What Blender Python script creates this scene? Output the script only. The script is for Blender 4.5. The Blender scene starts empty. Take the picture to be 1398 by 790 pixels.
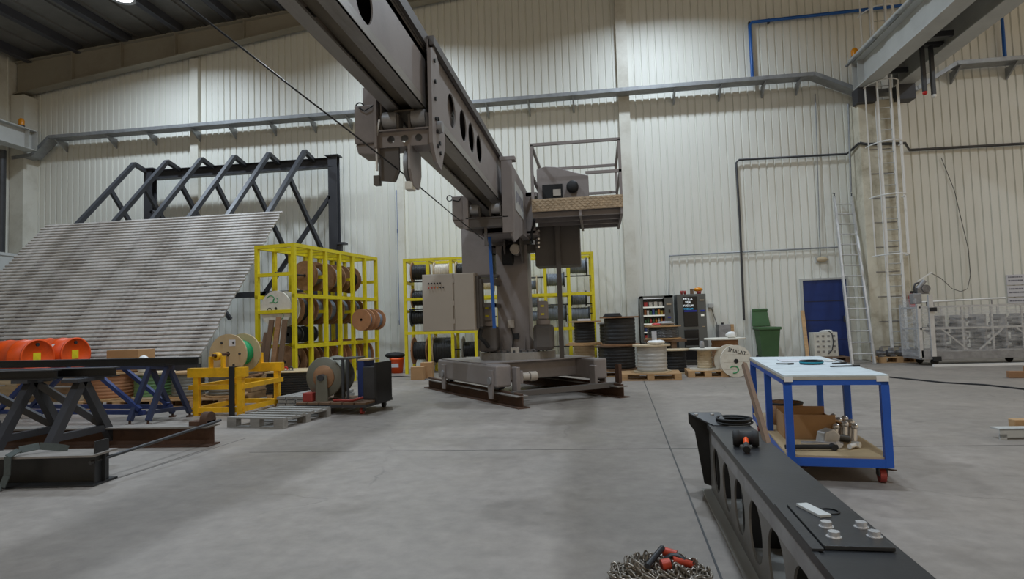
import bpy, math, random
from mathutils import Vector, Matrix
from math import sin, cos, pi, radians as R_
random.seed(7)
SC = bpy.context.scene
COL = SC.collection

# ------------------------------------------------------------------ camera
FPX, CAMZ = 830.0, 1.25
PSI, TH, RO = R_(7.9), R_(3.1), R_(1.8)
CF = Vector((-sin(PSI) * cos(TH), cos(PSI) * cos(TH), sin(TH)))
R0 = Vector((cos(PSI), sin(PSI), 0)); U0 = R0.cross(CF)
CR = cos(RO) * R0 - sin(RO) * U0; CU = sin(RO) * R0 + cos(RO) * U0
CAMP = Vector((0, 0, CAMZ))
cam = bpy.data.cameras.new('camera'); cam.sensor_width = 36.0; cam.sensor_fit = 'HORIZONTAL'
cam.lens = FPX / 1398 * 36.0; cam.clip_start = 0.05; cam.clip_end = 200
camo = bpy.data.objects.new('camera', cam); COL.objects.link(camo)
mw = Matrix((( CR.x, CU.x, -CF.x, 0), (CR.y, CU.y, -CF.y, 0), (CR.z, CU.z, -CF.z, CAMZ), (0, 0, 0, 1)))
camo.matrix_world = mw
SC.camera = camo

def at(x, y, X=None, Y=None, Z=None):
    """photo pixel + one known coordinate -> world point"""
    d = CR * ((x - 699) / FPX) - CU * ((y - 395) / FPX) + CF
    t = (X - CAMP.x) / d.x if X is not None else (Y - CAMP.y) / d.y if Y is not None else (Z - CAMP.z) / d.z
    return CAMP + d * t

# ------------------------------------------------------------------ world, view
w = bpy.data.worlds.new('hall_ambient'); SC.world = w; w.use_nodes = True
bg = w.node_tree.nodes['Background']
bg.inputs[0].default_value = (1.0, 0.82, 0.58, 1); bg.inputs[1].default_value = 0.60
SC.view_settings.view_transform = 'Standard'; SC.view_settings.look = 'None'
SC.view_settings.gamma = 1; SC.view_settings.use_curve_mapping = False
SC.view_settings.exposure = 0.0
LAMP_W = 250.0
LAMP_COL = (0.76, 0.88, 1.0)

# ------------------------------------------------------------------ materials
def srgb(c):
    return tuple(((v / 255) / 12.92 if v / 255 <= 0.04045 else ((v / 255 + 0.055) / 1.055) ** 2.4) for v in c)
MATS = {}
def mat(name, rgb, rough=0.6, metal=0.0, var=0.12, scale=3.0, bump=0.0, bscale=40.0, dirt=None, dirt_amt=0.5, dscale=2.0, stretch=None, emit=0, spec=0.5):
    m = bpy.data.materials.new(name); m.use_nodes = True
    nt = m.node_tree; N = nt.nodes; L = nt.links
    b = N['Principled BSDF']; c = srgb(rgb)
    tc = N.new('ShaderNodeTexCoord'); src = tc.outputs['Object']
    if stretch:
        mp = N.new('ShaderNodeMapping'); mp.inputs['Scale'].default_value = stretch
        L.new(src, mp.inputs[0]); src = mp.outputs[0]
    n = N.new('ShaderNodeTexNoise'); n.inputs['Scale'].default_value = scale; n.inputs['Detail'].default_value = 6; n.inputs['Roughness'].default_value = 0.62
    L.new(src, n.inputs['Vector'])
    r = N.new('ShaderNodeValToRGB'); r.color_ramp.elements[0].position = 0.3; r.color_ramp.elements[1].position = 0.7
    r.color_ramp.elements[0].color = (*[v * (1 - var) for v in c], 1); r.color_ramp.elements[1].color = (*[min(1, v * (1 + var)) for v in c], 1)
    L.new(n.outputs[0], r.inputs[0]); out = r.outputs[0]
    if dirt:
        n2 = N.new('ShaderNodeTexNoise'); n2.inputs['Scale'].default_value = dscale; n2.inputs['Detail'].default_value = 8; n2.inputs['Roughness'].default_value = 0.7
        L.new(src, n2.inputs['Vector'])
        r2 = N.new('ShaderNodeValToRGB'); r2.color_ramp.elements[0].position = 0.48; r2.color_ramp.elements[1].position = 0.68
        r2.color_ramp.elements[0].color = (0, 0, 0, 1); r2.color_ramp.elements[1].color = (dirt_amt,) * 3 + (1,)
        L.new(n2.outputs[0], r2.inputs[0])
        mx = N.new('ShaderNodeMixRGB'); mx.inputs[2].default_value = (*srgb(dirt), 1)
        L.new(r2.outputs[0], mx.inputs[0]); L.new(out, mx.inputs[1]); out = mx.outputs[0]
    L.new(out, b.inputs['Base Color'])
    b.inputs['Roughness'].default_value = rough; b.inputs['Metallic'].default_value = metal
    b.inputs['Specular IOR Level'].default_value = spec
    if bump:
        n3 = N.new('ShaderNodeTexNoise'); n3.inputs['Scale'].default_value = bscale; n3.inputs['Detail'].default_value = 4
        L.new(src, n3.inputs['Vector'])
        bp = N.new('ShaderNodeBump'); bp.inputs['Strength'].default_value = bump; bp.inputs['Distance'].default_value = 0.01
        L.new(n3.outputs[0], bp.inputs['Height']); L.new(bp.outputs[0], b.inputs['Normal'])
    if emit:
        L.new(out, b.inputs['Emission Color']); b.inputs['Emission Strength'].default_value = emit
    MATS[name] = m
    return m
mat('crane', (136, 128, 125), 0.5, 0, 0.06, 1.5, 0.05, 60, (90, 84, 80), 0.35, 1.2)
mat('crane_dark', (88, 83, 80), 0.55, 0, 0.1, 2)
mat('crane_steel', (148, 143, 137), 0.4, 0.25, 0.22, 3, 0.05, 40, (70, 64, 56), 0.6, 3, (1, .15, 1))
mat('boom_under', (104, 94, 78), 0.7, 0.1, 0.3, 6, 0.1, 30, (60, 52, 40), 0.6, 4, (1, .2, 1))
mat('dark_void', (26, 25, 25), 0.8)
mat('panel_grey', (172, 163, 152), 0.5, 0, 0.04, 2)
mat('wall', (226, 226, 218), 0.5, 0, 0.05, .8, 0, 40, (176, 166, 140), 0.30, .5, (1, 1, .35))
mat('wall_trim', (214, 212, 202), 0.5, 0, 0.06, 1, 0, 1, (150, 140, 118), 0.4, .8)
mat('roof', (118, 116, 112), 0.6, 0, 0.15, 1.5)
mat('purlin', (84, 86, 94), 0.5, 0.2, 0.15, 2)
mat('rafter', (150, 144, 130), 0.6, 0, 0.08, .6, 0, 1, (110, 100, 86), .4, .6)
mat('concrete_col', (206, 200, 182), 0.8, 0, 0.12, 1.5, 0.15, 30, (128, 116, 88), 0.6, 1.2)
mat('galv', (150, 153, 156), 0.42, 0.4, 0.18, 5)
mat('alu', (200, 200, 200), 0.4, 0.35, 0.15, 6)
mat('alu_dull', (150, 149, 150), 0.5, 0.25, 0.2, 5, 0, 1, (96, 94, 92), .5, 4)
mat('steel_grey', (184, 185, 182), 0.5, 0.0, 0.08, 2)
mat('steel_dark', (66, 67, 70), 0.45, 0.35, 0.2, 4, 0.04, 40)
mat('steel_black', (44, 45, 47), 0.38, 0.2, 0.25, 4, 0.05, 50)
mat('frame_dark', (64, 65, 70), 0.5, 0.25, 0.16, 2)
mat('frame_blueblack', (50, 58, 84), 0.5, 0.15, 0.2, 2)
mat('rust', (84, 60, 46), 0.85, 0.05, 0.35, 6, 0.2, 60, (48, 38, 34), 0.7, 3)
mat('rust_top', (132, 126, 120), 0.7, 0.2, 0.2, 4, 0.1, 60)
mat('yellow', (224, 206, 30), 0.5, 0, 0.1, 3, 0, 1, (150, 132, 20), 0.5, 3)
mat('yellow_warm', (236, 178, 20), 0.5, 0, 0.1, 3, 0, 1, (150, 110, 30), 0.4, 4)
mat('blue', (22, 84, 180), 0.45, 0, 0.1, 3)
mat('blue_dark', (34, 52, 104), 0.5, 0, 0.15, 3)
mat('blue_pipe', (26, 92, 172), 0.4, 0, 0.05, 2)
mat('door_blue', (16, 46, 108), 0.45, 0, 0.12, 1.5, 0, 1, (14, 34, 84), .5, 1)
mat('orange', (235, 84, 14), 0.42, 0, 0.08, 3, 0.03, 30, (160, 52, 18), 0.4, 4)
mat('red', (190, 26, 22), 0.4, 0, 0.1, 3)
mat('red_dull', (150, 56, 50), 0.5, 0, 0.2, 5)
mat('green_bin', (62, 96, 58), 0.6, 0, 0.12, 3)
mat('green_cable', (20, 150, 90), 0.45, 0, 0.2, 30, .3, 90, stretch=(6, 1, 1))
mat('wood', (186, 150, 108), 0.75, 0, 0.16, 4, 0.1, 40, (128, 96, 62), 0.4, 5, (.5, 3, 3))
mat('wood_pale', (196, 178, 148), 0.75, 0, 0.12, 4, 0.1, 40, (150, 132, 104), 0.4, 5, (.5, 3, 3))
mat('wood_white', (214, 210, 198), 0.75, 0, 0.08, 4, 0.05, 40, (160, 146, 120), 0.4, 3)
mat('wood_brown', (150, 112, 80), 0.75, 0, 0.18, 4, 0.1, 40, (98, 70, 48), 0.4, 5, (.5, 3, 3))
mat('wood_old', (112, 88, 68), 0.8, 0, 0.22, 4, 0.15, 40, (70, 54, 42), 0.5, 4, (3, 3, .5))
mat('wood_grey', (138, 135, 130), 0.85, 0, 0.18, 5, 0.1, 40, (110, 106, 100), .5, 4, (.5, 3, 3))
mat('plywood', (186, 164, 128), 0.7, 0, 0.12, 3)
mat('cardboard', (170, 132, 92), 0.8, 0, 0.1, 3)
mat('cable_black', (30, 30, 32), 0.45, 0, 0.5, 50, 0.5, 80, stretch=(8, 1, 1))
mat('cable_black_v', (30, 30, 32), 0.45, 0, 0.5, 50, 0.5, 80, stretch=(.3, .3, 5))
mat('cable_grey', (120, 128, 140), 0.45, 0.1, 0.3, 50, 0.4, 80, stretch=(8, 1, 1))
mat('cable_white', (214, 204, 190), 0.5, 0, 0.15, 50, 0.3, 80, stretch=(8, 1, 1))
mat('cable_steel', (120, 118, 116), 0.4, 0.5, 0.3, 50, 0.4, 80, stretch=(8, 1, 1))
mat('steel_drum_wind', (132, 130, 122), 0.45, 0.3, 0.25, 40, 0.4, 80, stretch=(.3, .3, 5))
mat('green_drum_wind', (96, 130, 84), 0.5, 0, 0.15, 6)
mat('wrap_grey', (176, 174, 170), 0.3, 0.1, 0.18, 18, 0.5, 30, stretch=(.4, .4, 4))
mat('wrap_dark', (74, 74, 76), 0.18, 0.1, 0.5, 14, 0.6, 25)
mat('plastic_white', (226, 226, 224), 0.4, 0, 0.04, 3)
mat('paper', (206, 206, 212), 0.7, 0, 0.03, 3)
mat('ink', (40, 40, 44), 0.7)
mat('ink_grey', (120, 120, 130), 0.7)
mat('slat', (186, 180, 174), 0.6, 0.1, 0.16, 5, 0.1, 40, (104, 94, 86), 0.75, .9, (1, 1, 1))
mat('vend_grey', (96, 97, 94), 0.4, 0.2, 0.08, 3)
mat('vend_black', (16, 17, 20), 0.25, 0, 0.1, 3)
mat('vend_inside', (150, 152, 148), 0.5, 0, .1, 3)
mat('screen_blue', (14, 30, 110), 0.3, 0, .2, 3, emit=0.6)
mat('lit_white', (240, 246, 250), 0.4, 0, 0, 3, emit=0.5)
mat('lit_cyan', (60, 170, 220), 0.4, 0, 0, 3, emit=0.5)
mat('lit_label', (200, 200, 190), 0.4, 0, 0, 3, emit=0.5)
for i, c in enumerate([(196, 170, 70), (190, 60, 60), (206, 200, 190), (70, 110, 70), (60, 80, 140), (150, 90, 50), (200, 120, 40)]):
    mat('snack_%d' % i, c, 0.5, 0, 0.2, 20)
mat('table_top', (206, 216, 220), 0.45, 0, 0.05, 4, 0, 1, (160, 166, 166), .4, 5)
mat('table_edge', (176, 170, 158), 0.6, 0, 0.1, 6)
mat('chrome', (216, 216, 218), 0.22, 0.6, 0.1, 8)
mat('chain', (156, 148, 138), 0.34, 0.6, 0.35, 40)
mat('chain_red', (196, 70, 44), 0.45, 0.1, 0.25, 20)
mat('checker', (176, 158, 134), 0.4, 0.35, 0.25, 14)
mat('glass', (150, 160, 165), 0.1, 0, 0, 3)
mat('beam_web', (128, 126, 123), 0.45, 0.3, 0.2, 3, 0.04, 40)
mat('teal', (20, 130, 150), 0.5)
mat('rubber', (30, 30, 31), 0.7, 0, 0.15, 8)
mat('webbing', (70, 76, 74), 0.8, 0, 0.12, 30)
mat('engine', (120, 120, 122), 0.45, 0.5, 0.4, 14, 0.3, 30)
mat('reel_drab', (112, 110, 98), 0.5, 0.15, 0.1, 4)
mat('burlap', (170, 120, 84), 0.8, 0, .15, 5)
mat('amber', (220, 140, 20), 0.3, 0, .05, 3)
lm = mat('lamp_glow', (255, 255, 255), 0.4, 0, 0, 3, emit=14)

# floor : concrete with joints, cracks, stains
def floor_material():
    m = bpy.data.materials.new('concrete_floor'); m.use_nodes = True
    nt = m.node_tree; N = nt.nodes; L = nt.links; b = N['Principled BSDF']
    tc = N.new('ShaderNodeTexCoord')
    def noise(s, d=8, r=.65, vec=None):
        n = N.new('ShaderNodeTexNoise'); n.inputs['Scale'].default_value = s; n.inputs['Detail'].default_value = d; n.inputs['Roughness'].default_value = r
        L.new(vec or tc.outputs['Object'], n.inputs['Vector']); return n.outputs[0]
    def ramp(i, p0, c0, p1, c1):
        r = N.new('ShaderNodeValToRGB'); e = r.color_ramp.elements
        e[0].position = p0; e[0].color = (*c0, 1); e[1].position = p1; e[1].color = (*c1, 1); L.new(i, r.inputs[0]); return r.outputs[0]
    def mix(f, a, c, t='MIX'):
        x = N.new('ShaderNodeMixRGB'); x.blend_type = t
        if isinstance(f, float): x.inputs[0].default_value = f
        else: L.new(f, x.inputs[0])
        for k, v in ((1, a), (2, c)):
            if isinstance(v, tuple): x.inputs[k].default_value = (*v, 1)
            else: L.new(v, x.inputs[k])
        return x.outputs[0]
    base = ramp(noise(.55), .3, srgb((132, 125, 118)), .7, srgb((156, 147, 139)))
    fine = ramp(noise(7), .3, (.80, .80, .80), .7, (1.08, 1.08, 1.08))
    c = mix(1.0, base, fine, 'MULTIPLY')
    st = ramp(noise(.9, 5), .56, (0, 0, 0), .74, (.6, .6, .6))
    c = mix(st, c, srgb((104, 96, 88)))
    vo = N.new('ShaderNodeTexVoronoi'); vo.feature = 'DISTANCE_TO_EDGE'; vo.inputs['Scale'].default_value = .33
    wv = N.new('ShaderNodeTexNoise'); wv.inputs['Scale'].default_value = 1.6; wv.inputs['Detail'].default_value = 6
    L.new(tc.outputs['Object'], wv.inputs['Vector'])
    ad = N.new('ShaderNodeVectorMath'); ad.operation = 'MULTIPLY_ADD'; ad.inputs[1].default_value = (.55, .55, 0)
    L.new(wv.outputs['Color'], ad.inputs[0]); L.new(tc.outputs['Object'], ad.inputs[2]); L.new(ad.outputs[0], vo.inputs['Vector'])
    ck = ramp(vo.outputs['Distance'], .0, (.5, .5, .5), .0035, (0, 0, 0))
    msk = ramp(noise(.5, 3), .5, (0, 0, 0), .6, (1, 1, 1))
    ck2 = mix(1.0, ck, msk, 'MULTIPLY')
    c = mix(ck2, c, srgb((86, 82, 78)))
    L.new(c, b.inputs['Base Color'])
    rr = ramp(noise(1.3), .3, (.38,) * 3, .7, (.62,) * 3); L.new(rr, b.inputs['Roughness'])
    bp = N.new('ShaderNodeBump'); bp.inputs['Strength'].default_value = .08; bp.inputs['Distance'].default_value = .01
    L.new(noise(25), bp.inputs['Height']); L.new(bp.outputs[0], b.inputs['Normal'])
    MATS['floor'] = m
floor_material()
def wrap_material():      # translucent film over the cage
    m = bpy.data.materials.new('plastic_film'); m.use_nodes = True
    nt = m.node_tree; N = nt.nodes; L = nt.links; b = N['Principled BSDF']
    tc = N.new('ShaderNodeTexCoord'); n = N.new('ShaderNodeTexNoise'); n.inputs['Scale'].default_value = 6; n.inputs['Detail'].default_value = 6
    mp = N.new('ShaderNodeMapping'); mp.inputs['Scale'].default_value = (.5, .5, 3); L.new(tc.outputs['Object'], mp.inputs[0]); L.new(mp.outputs[0], n.inputs['Vector'])
    r = N.new('ShaderNodeValToRGB'); r.color_ramp.elements[0].position = .35; r.color_ramp.elements[1].position = .7
    r.color_ramp.elements[0].color = (.06,) * 3 + (1,); r.color_ramp.elements[1].color = (.4,) * 3 + (1,)
    L.new(n.outputs[0], r.inputs[0]); L.new(r.outputs[0], b.inputs['Alpha'])
    b.inputs['Base Color'].default_value = (.62, .62, .62, 1); b.inputs['Roughness'].default_value = .25
    MATS['film'] = m
wrap_material()

# ------------------------------------------------------------------ mesh builder
class MB:
    def __init__(s, xf=None): s.v = []; s.f = []; s.sm = []; s.xf = xf
    def add(s, vs, fs, smooth=False):
        o = len(s.v)
        for p in vs:
            p = Vector(p); s.v.append(s.xf @ p if s.xf else p)
        for f in fs: s.f.append([i + o for i in f]); s.sm.append(smooth)
        return s
    def box(s, x0, x1, y0, y1, z0, z1):
        return s.add([(x0, y0, z0), (x1, y0, z0), (x1, y1, z0), (x0, y1, z0), (x0, y0, z1), (x1, y0, z1), (x1, y1, z1), (x0, y1, z1)],
                     [(3, 2, 1, 0), (4, 5, 6, 7), (0, 1, 5, 4), (1, 2, 6, 5), (2, 3, 7, 6), (3, 0, 4, 7)])
    def cbox(s, c, d): return s.box(c[0] - d[0] / 2, c[0] + d[0] / 2, c[1] - d[1] / 2, c[1] + d[1] / 2, c[2] - d[2] / 2, c[2] + d[2] / 2)
    def bar(s, p, q, w, h=None, up=(0, 0, 1)):
        h = h or w; p = Vector(p); q = Vector(q); d = (q - p).normalized(); u = Vector(up)
        if abs(d.dot(u)) > .98: u = Vector((0, 1, 0))
        sd = d.cross(u).normalized(); u = sd.cross(d).normalized(); a = sd * w / 2; b = u * h / 2
        return s.add([p - a - b, p + a - b, p + a + b, p - a + b, q - a - b, q + a - b, q + a + b, q - a + b],
                     [(0, 1, 2, 3), (7, 6, 5, 4), (0, 4, 5, 1), (1, 5, 6, 2), (2, 6, 7, 3), (3, 7, 4, 0)])
    def cyl(s, p, q, r, r2=None, n=14, caps=True):
        r2 = r if r2 is None else r2; p = Vector(p); q = Vector(q); d = (q - p).normalized()
        u = Vector((0, 0, 1)) if abs(d.z) < .9 else Vector((1, 0, 0)); a = d.cross(u).normalized(); b = d.cross(a)
        vs = [p + (a * cos(2 * pi * i / n) + b * sin(2 * pi * i / n)) * r for i in range(n)] + [q + (a * cos(2 * pi * i / n) + b * sin(2 * pi * i / n)) * r2 for i in range(n)]
        s.add(vs, [(i, i + n, (i + 1) % n + n, (i + 1) % n) for i in range(n)], True)
        if caps: s.add(vs, [list(range(n)), list(range(2 * n - 1, n - 1, -1))])
        return s
    def tube(s, pts, r, n=7, close=False):
        P = [Vector(p) for p in pts]; m = len(P); vs = []; pa = None
        for k in range(m):
            if close: d = P[(k + 1) % m] - P[k - 1]
            else: d = P[min(k + 1, m - 1)] - P[max(k - 1, 0)]
            d.normalize()
            if pa is None:
                u = Vector((0, 0, 1)) if abs(d.z) < .9 else Vector((1, 0, 0)); a = d.cross(u).normalized()
            else:
                a = (pa - d * pa.dot(d)).normalized()
            pa = a; b = d.cross(a)
            vs += [P[k] + (a * cos(2 * pi * i / n) + b * sin(2 * pi * i / n)) * r for i in range(n)]
        fs = [(k * n + i, k * n + (i + 1) % n, ((k + 1) % m) * n + (i + 1) % n, ((k + 1) % m) * n + i) for k in range(m if close else m - 1) for i in range(n)]
        s.add(vs, fs, True)
        if not close: s.add(vs, [list(range(n - 1, -1, -1)), list(range((m - 1) * n, m * n))])
        return s
    def prism(s, pts, ax, a0, a1):
        g = {'x': lambda p, t: (t, p[0], p[1]), 'y': lambda p, t: (p[0], t, p[1]), 'z': lambda p, t: (p[0], p[1], t)}[ax]; n = len(pts)
        vs = [g(p, a0) for p in pts] + [g(p, a1) for p in pts]
        return s.add(vs, [list(range(n)), list(range(2 * n - 1, n - 1, -1))] + [(i, (i + 1) % n, (i + 1) % n + n, i + n)[::-1] for i in range(n)])
    def lathe(s, prof, p=(0, 0, 0), ax='z', n=24, smooth=True):
        p = Vector(p); vs = []
        for r, h in prof:
            for i in range(n):
                c, d = r * cos(2 * pi * i / n), r * sin(2 * pi * i / n)
                vs.append(p + Vector({'z': (c, d, h), 'x': (h, c, d), 'y': (d, h, c)}[ax]))
        m = len(prof)
        return s.add(vs, [(k * n + i, k * n + (i + 1) % n, (k + 1) * n + (i + 1) % n, (k + 1) * n + i) for k in range(m - 1) for i in range(n)], smooth)
    def sphere(s, c, r, n=10, sq=(1, 1, 1)):
        c = Vector(c); m = n // 2 + 1
        vs = [c + Vector((r * sin(pi * k / m) * cos(2 * pi * i / n) * sq[0], r * sin(pi * k / m) * sin(2 * pi * i / n) * sq[1], r * cos(pi * k / m) * sq[2])) for k in range(m + 1) for i in range(n)]
        return s.add(vs, [(k * n + i, (k + 1) * n + i, (k + 1) * n + (i + 1) % n, k * n + (i + 1) % n) for k in range(m) for i in range(n)], True)
    def web(s, u0, u1, z0, z1, t0, t1, holes, ax='x', n=28):
        """plate with round holes in the plane normal to ax; u = the other horizontal coordinate"""
        g = (lambda u, z, t: (t, u, z)) if ax == 'x' else (lambda u, z, t: (u, t, z)) if ax == 'y' else (lambda u, z, t: (u, z, t))
        cuts = sorted(holes); edges = [u0] + [(cuts[i][0] + cuts[i + 1][0]) / 2 for i in range(len(cuts) - 1)] + [u1]
        for i, (uc, zc, r) in enumerate(cuts):
            a, b = max(edges[i], uc - r * 1.25), min(edges[i + 1], uc + r * 1.25)
            for (p, q) in ((edges[i], a), (b, edges[i + 1])):
                if q - p > 1e-4:
                    s.add([g(p, z0, t0), g(q, z0, t0), g(q, z1, t0), g(p, z1, t0), g(p, z0, t1), g(q, z0, t1), g(q, z1, t1), g(p, z1, t1)],
                          [(3, 2, 1, 0), (4, 5, 6, 7), (0, 1, 5, 4), (1, 2, 6, 5), (2, 3, 7, 6), (3, 0, 4, 7)])
            vs = []
            for t in (t0, t1):
                for k in range(n):
                    an = 2 * pi * (k + .5) / n; c, d = cos(an), sin(an)
                    vs.append(g(uc + r * c, zc + r * d, t))
                for k in range(n):
                    an = 2 * pi * (k + .5) / n; c, d = cos(an), sin(an)
                    m = min(((b - uc) if c > 0 else (uc - a)) / max(abs(c), 1e-6), ((z1 - zc) if d > 0 else (zc - z0)) / max(abs(d), 1e-6))
                    vs.append(g(uc + m * c, zc + m * d, t))
            fs = []
            for k in range(n):
                l = (k + 1) % n
                fs += [(k, n + k, n + l, l), (2 * n + k, 2 * n + l, 3 * n + l, 3 * n + k), (k, l, 2 * n + l, 2 * n + k), (n + k, 3 * n + k, 3 * n + l, n + l)]
            s.add(vs, fs)
            for (uu, zz) in ((a, z0), (b, z0), (b, z1), (a, z1)):       # corners
                ks = sorted(range(n), key=lambda k: (Vector(vs[n + k]) - Vector(g(uu, zz, t0))).length)[:2]
                s.add([vs[n + ks[0]], vs[n + ks[1]], g(uu, zz, t0), vs[3 * n + ks[0]], vs[3 * n + ks[1]], g(uu, zz, t1)], [(0, 1, 2), (5, 4, 3)])
        return s
    def ibeam(s, p, q, h, b, tf=.014, tw=.01):
        """I section along p->q, p,q on the centre of the bottom"""
        p = Vector(p); q = Vector(q); z = Vector((0, 0, 1))
        s.bar(p + z * tf / 2, q + z * tf / 2, b, tf); s.bar(p + z * (h - tf / 2), q + z * (h - tf / 2), b, tf)
        return s.bar(p + z * h / 2, q + z * h / 2, tw, h - 2 * tf)
    def build(s, name, m, parent=None, bevel=0, world=True, loc=None):
        sh = Vector((0, 0, 0))
        if parent is not None and world:
            o = parent
            while o is not None: sh += o.location; o = o.parent
        if loc is not None: sh = Vector(loc)
        me = bpy.data.meshes.new(name); me.from_pydata([tuple(v - sh) for v in s.v], [], s.f)
        me.polygons.foreach_set('use_smooth', s.sm); me.update()
        me.materials.append(MATS[m] if isinstance(m, str) else m)
        o = bpy.data.objects.new(name, me); COL.objects.link(o); o.parent = parent
        if loc is not None: o.location = loc
        if bevel:
            bv = o.modifiers.new('bevel', 'BEVEL'); bv.width = bevel; bv.segments = 2; bv.limit_method = 'ANGLE'; bv.angle_limit = R_(40)
        return o

def tag(o, label, cat, group=None):
    o['label'] = label; o['category'] = cat
    if group: o['group'] = group
    return o
def struct(o): o['kind'] = 'structure'; return o
def thing(name, label, cat, loc=(0, 0, 0), rz=0, group=None):
    o = bpy.data.objects.new(name, None); COL.objects.link(o); o.location = loc; o.rotation_euler = (0, 0, rz); o.empty_display_size = .1
    return tag(o, label, cat, group)
def copy_tree(o, parent=None):
    c = o.copy(); COL.objects.link(c); c.parent = parent
    for ch in list(o.children): copy_tree(ch, c)
    return c
def text_mesh(name, body, size, m, parent, mtx, extrude=.002):
    cu = bpy.data.curves.new(name, 'FONT'); cu.body = body; cu.size = size; cu.align_x = 'CENTER'; cu.align_y = 'CENTER'; cu.extrude = extrude; cu.resolution_u = 2
    t = bpy.data.objects.new(name + '_tmp', cu); COL.objects.link(t)
    dg = bpy.context.evaluated_depsgraph_get(); me = bpy.data.meshes.new_from_object(t.evaluated_get(dg))
    bpy.data.objects.remove(t); bpy.data.curves.remove(cu)
    me.materials.clear(); me.materials.append(MATS[m]); o = bpy.data.objects.new(name, me); COL.objects.link(o); o.parent = parent; o.matrix_local = mtx
    return o
FACE_CAM = Matrix.Rotation(pi / 2, 4, 'X')      # text readable from -Y

# ------------------------------------------------------------------ setting
WY = 17.0; XL = -18.1; XR = 15.9
def roof_z(x): return 10.25 + .085 * (x + 18)
m = MB(); m.box(XL - .3, XR + 8, -14, WY + .3, -.2, 0); FLOOR = struct(m.build('floor', 'floor'))
# saw-cut floor joints (thin strips of dark filler a hair above the slab)
m = MB(); a = at(880, 522, Z=0); b = at(985, 790, Z=0); d = (b - a) / (b.y - a.y)
for p, q in (((a + d * (-a.y + 16.9)), a + d * (-2 - a.y)),):
    m.bar((p.x, p.y, .0005), (q.x, q.y, .0005), .012, .002)
for y in (6.05,):
    m.bar((-3.6, y - .15, .0005), (12, y + .35, .0005), .008, .002)
a = at(131, 662, Z=0); b = at(335, 598, Z=0); m.bar((a.x, a.y, .0005), (b.x, b.y, .0005), .006, .002)
m.build('floor_joint', 'steel_dark', FLOOR)

# back wall: backing + ribbed cladding sheets, one object each
m = MB(); m.box(XL - .2, XR + .2, WY + .08, WY + .25, 0, 12.8); WALL = struct(m.build('wall_back', 'wall_trim'))
def sheet(w, n):
    m = MB(); pts = []; p = w / n
    for i in range(n):
        x = i * p
        pts += [(x, 0.0), (x + p - .05, 0.0), (x + p - .038, .03), (x + p - .014, .03)]
    pts += [(w - .002, 0.0)]
    vs = [(x, y, z) for z in (0, 1) for x, y in pts]; k = len(pts)
    m.add(vs, [(i, i + 1, i + 1 + k, i + k) for i in range(k - 1)])
    return m
proto = None
x = XL
for tier, (z0, z1) in enumerate(((0, 7.22), (7.22, None))):
    for i in range(34):
        if proto is None: o = proto = sheet(1.0, 5).build('wall_panel', 'wall')
        else: o = proto.copy(); COL.objects.link(o)
        xx = XL + i
        o.parent = WALL; o.location = (xx, WY + (.0 if tier == 0 else .02), z0); o.scale = (1, 1, (z1 or roof_z(xx + 1)) - z0)
# left wall
m = MB(); m.box(XL - .25, XL, -14, WY + .25, 0, 10.2); WL = struct(m.build('wall_left', 'wall_trim'))
m = MB()
for k in range(60):
    y = WY - .1 - k * .5
    m.box(XL, XL + .03, y - .02, y + .02, 0, 10.1)
m.build('cladding_rib', 'wall', WL)['kind'] = 'stuff'
# wall columns and flashing strips
for i, (px, wd, top) in enumerate(((267, .26, 9.7), (548, .2, 10.4), (858, .3, 11.4))):
    p = at(px, 290, Y=WY - .06)
    m = MB(); m.box(p.x - wd / 2, p.x + wd / 2, WY - .13, WY + .06, 0, top); struct(m.build('trim_%d' % (i + 1), 'wall_trim'))
m = MB(); m.box(XL + .02, XL + .5, WY - .5, WY, 0, 8.9); struct(m.build('trim_4', 'wall_trim'))
# roof, purlins
m = MB(); xa, xb = XL - .3, XR + 1
m.add([(xa, -14, roof_z(xa)), (xb, -14, roof_z(xb)), (xb, WY + .3, roof_z(xb)), (xa, WY + .3, roof_z(xa)), (xa, -14, roof_z(xa) + .15), (xb, -14, roof_z(xb) + .15), (xb, WY + .3, roof_z(xb) + .15), (xa, WY + .3, roof_z(xa) + .15)],
      [(0, 1, 2, 3), (7, 6, 5, 4), (0, 4, 5, 1), (1, 5, 6, 2), (2, 6, 7, 3), (3, 7, 4, 0)])
CEIL = struct(m.build('ceiling', 'roof'))
for k in range(18):
    xx = -17.6 + k * 1.75; z = roof_z(xx)
    m = MB(); m.box(xx - .09, xx + .09, -13.9, WY - .2, z - .3, z - .27); m.box(xx - .01, xx + .01, -13.9, WY - .2, z - .3, z); m.build('purlin', 'purlin', CEIL)
for k in range(45):
    xx = -17.8 + k * .75
    m = MB(); m.prism([(xx, roof_z(xx) - .05), (xx + .1, roof_z(xx) - .05), (xx + .1, roof_z(xx + .1)), (xx, roof_z(xx))], 'y', -13.9, WY); m.build('roof_rib', 'roof', CEIL)
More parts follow.
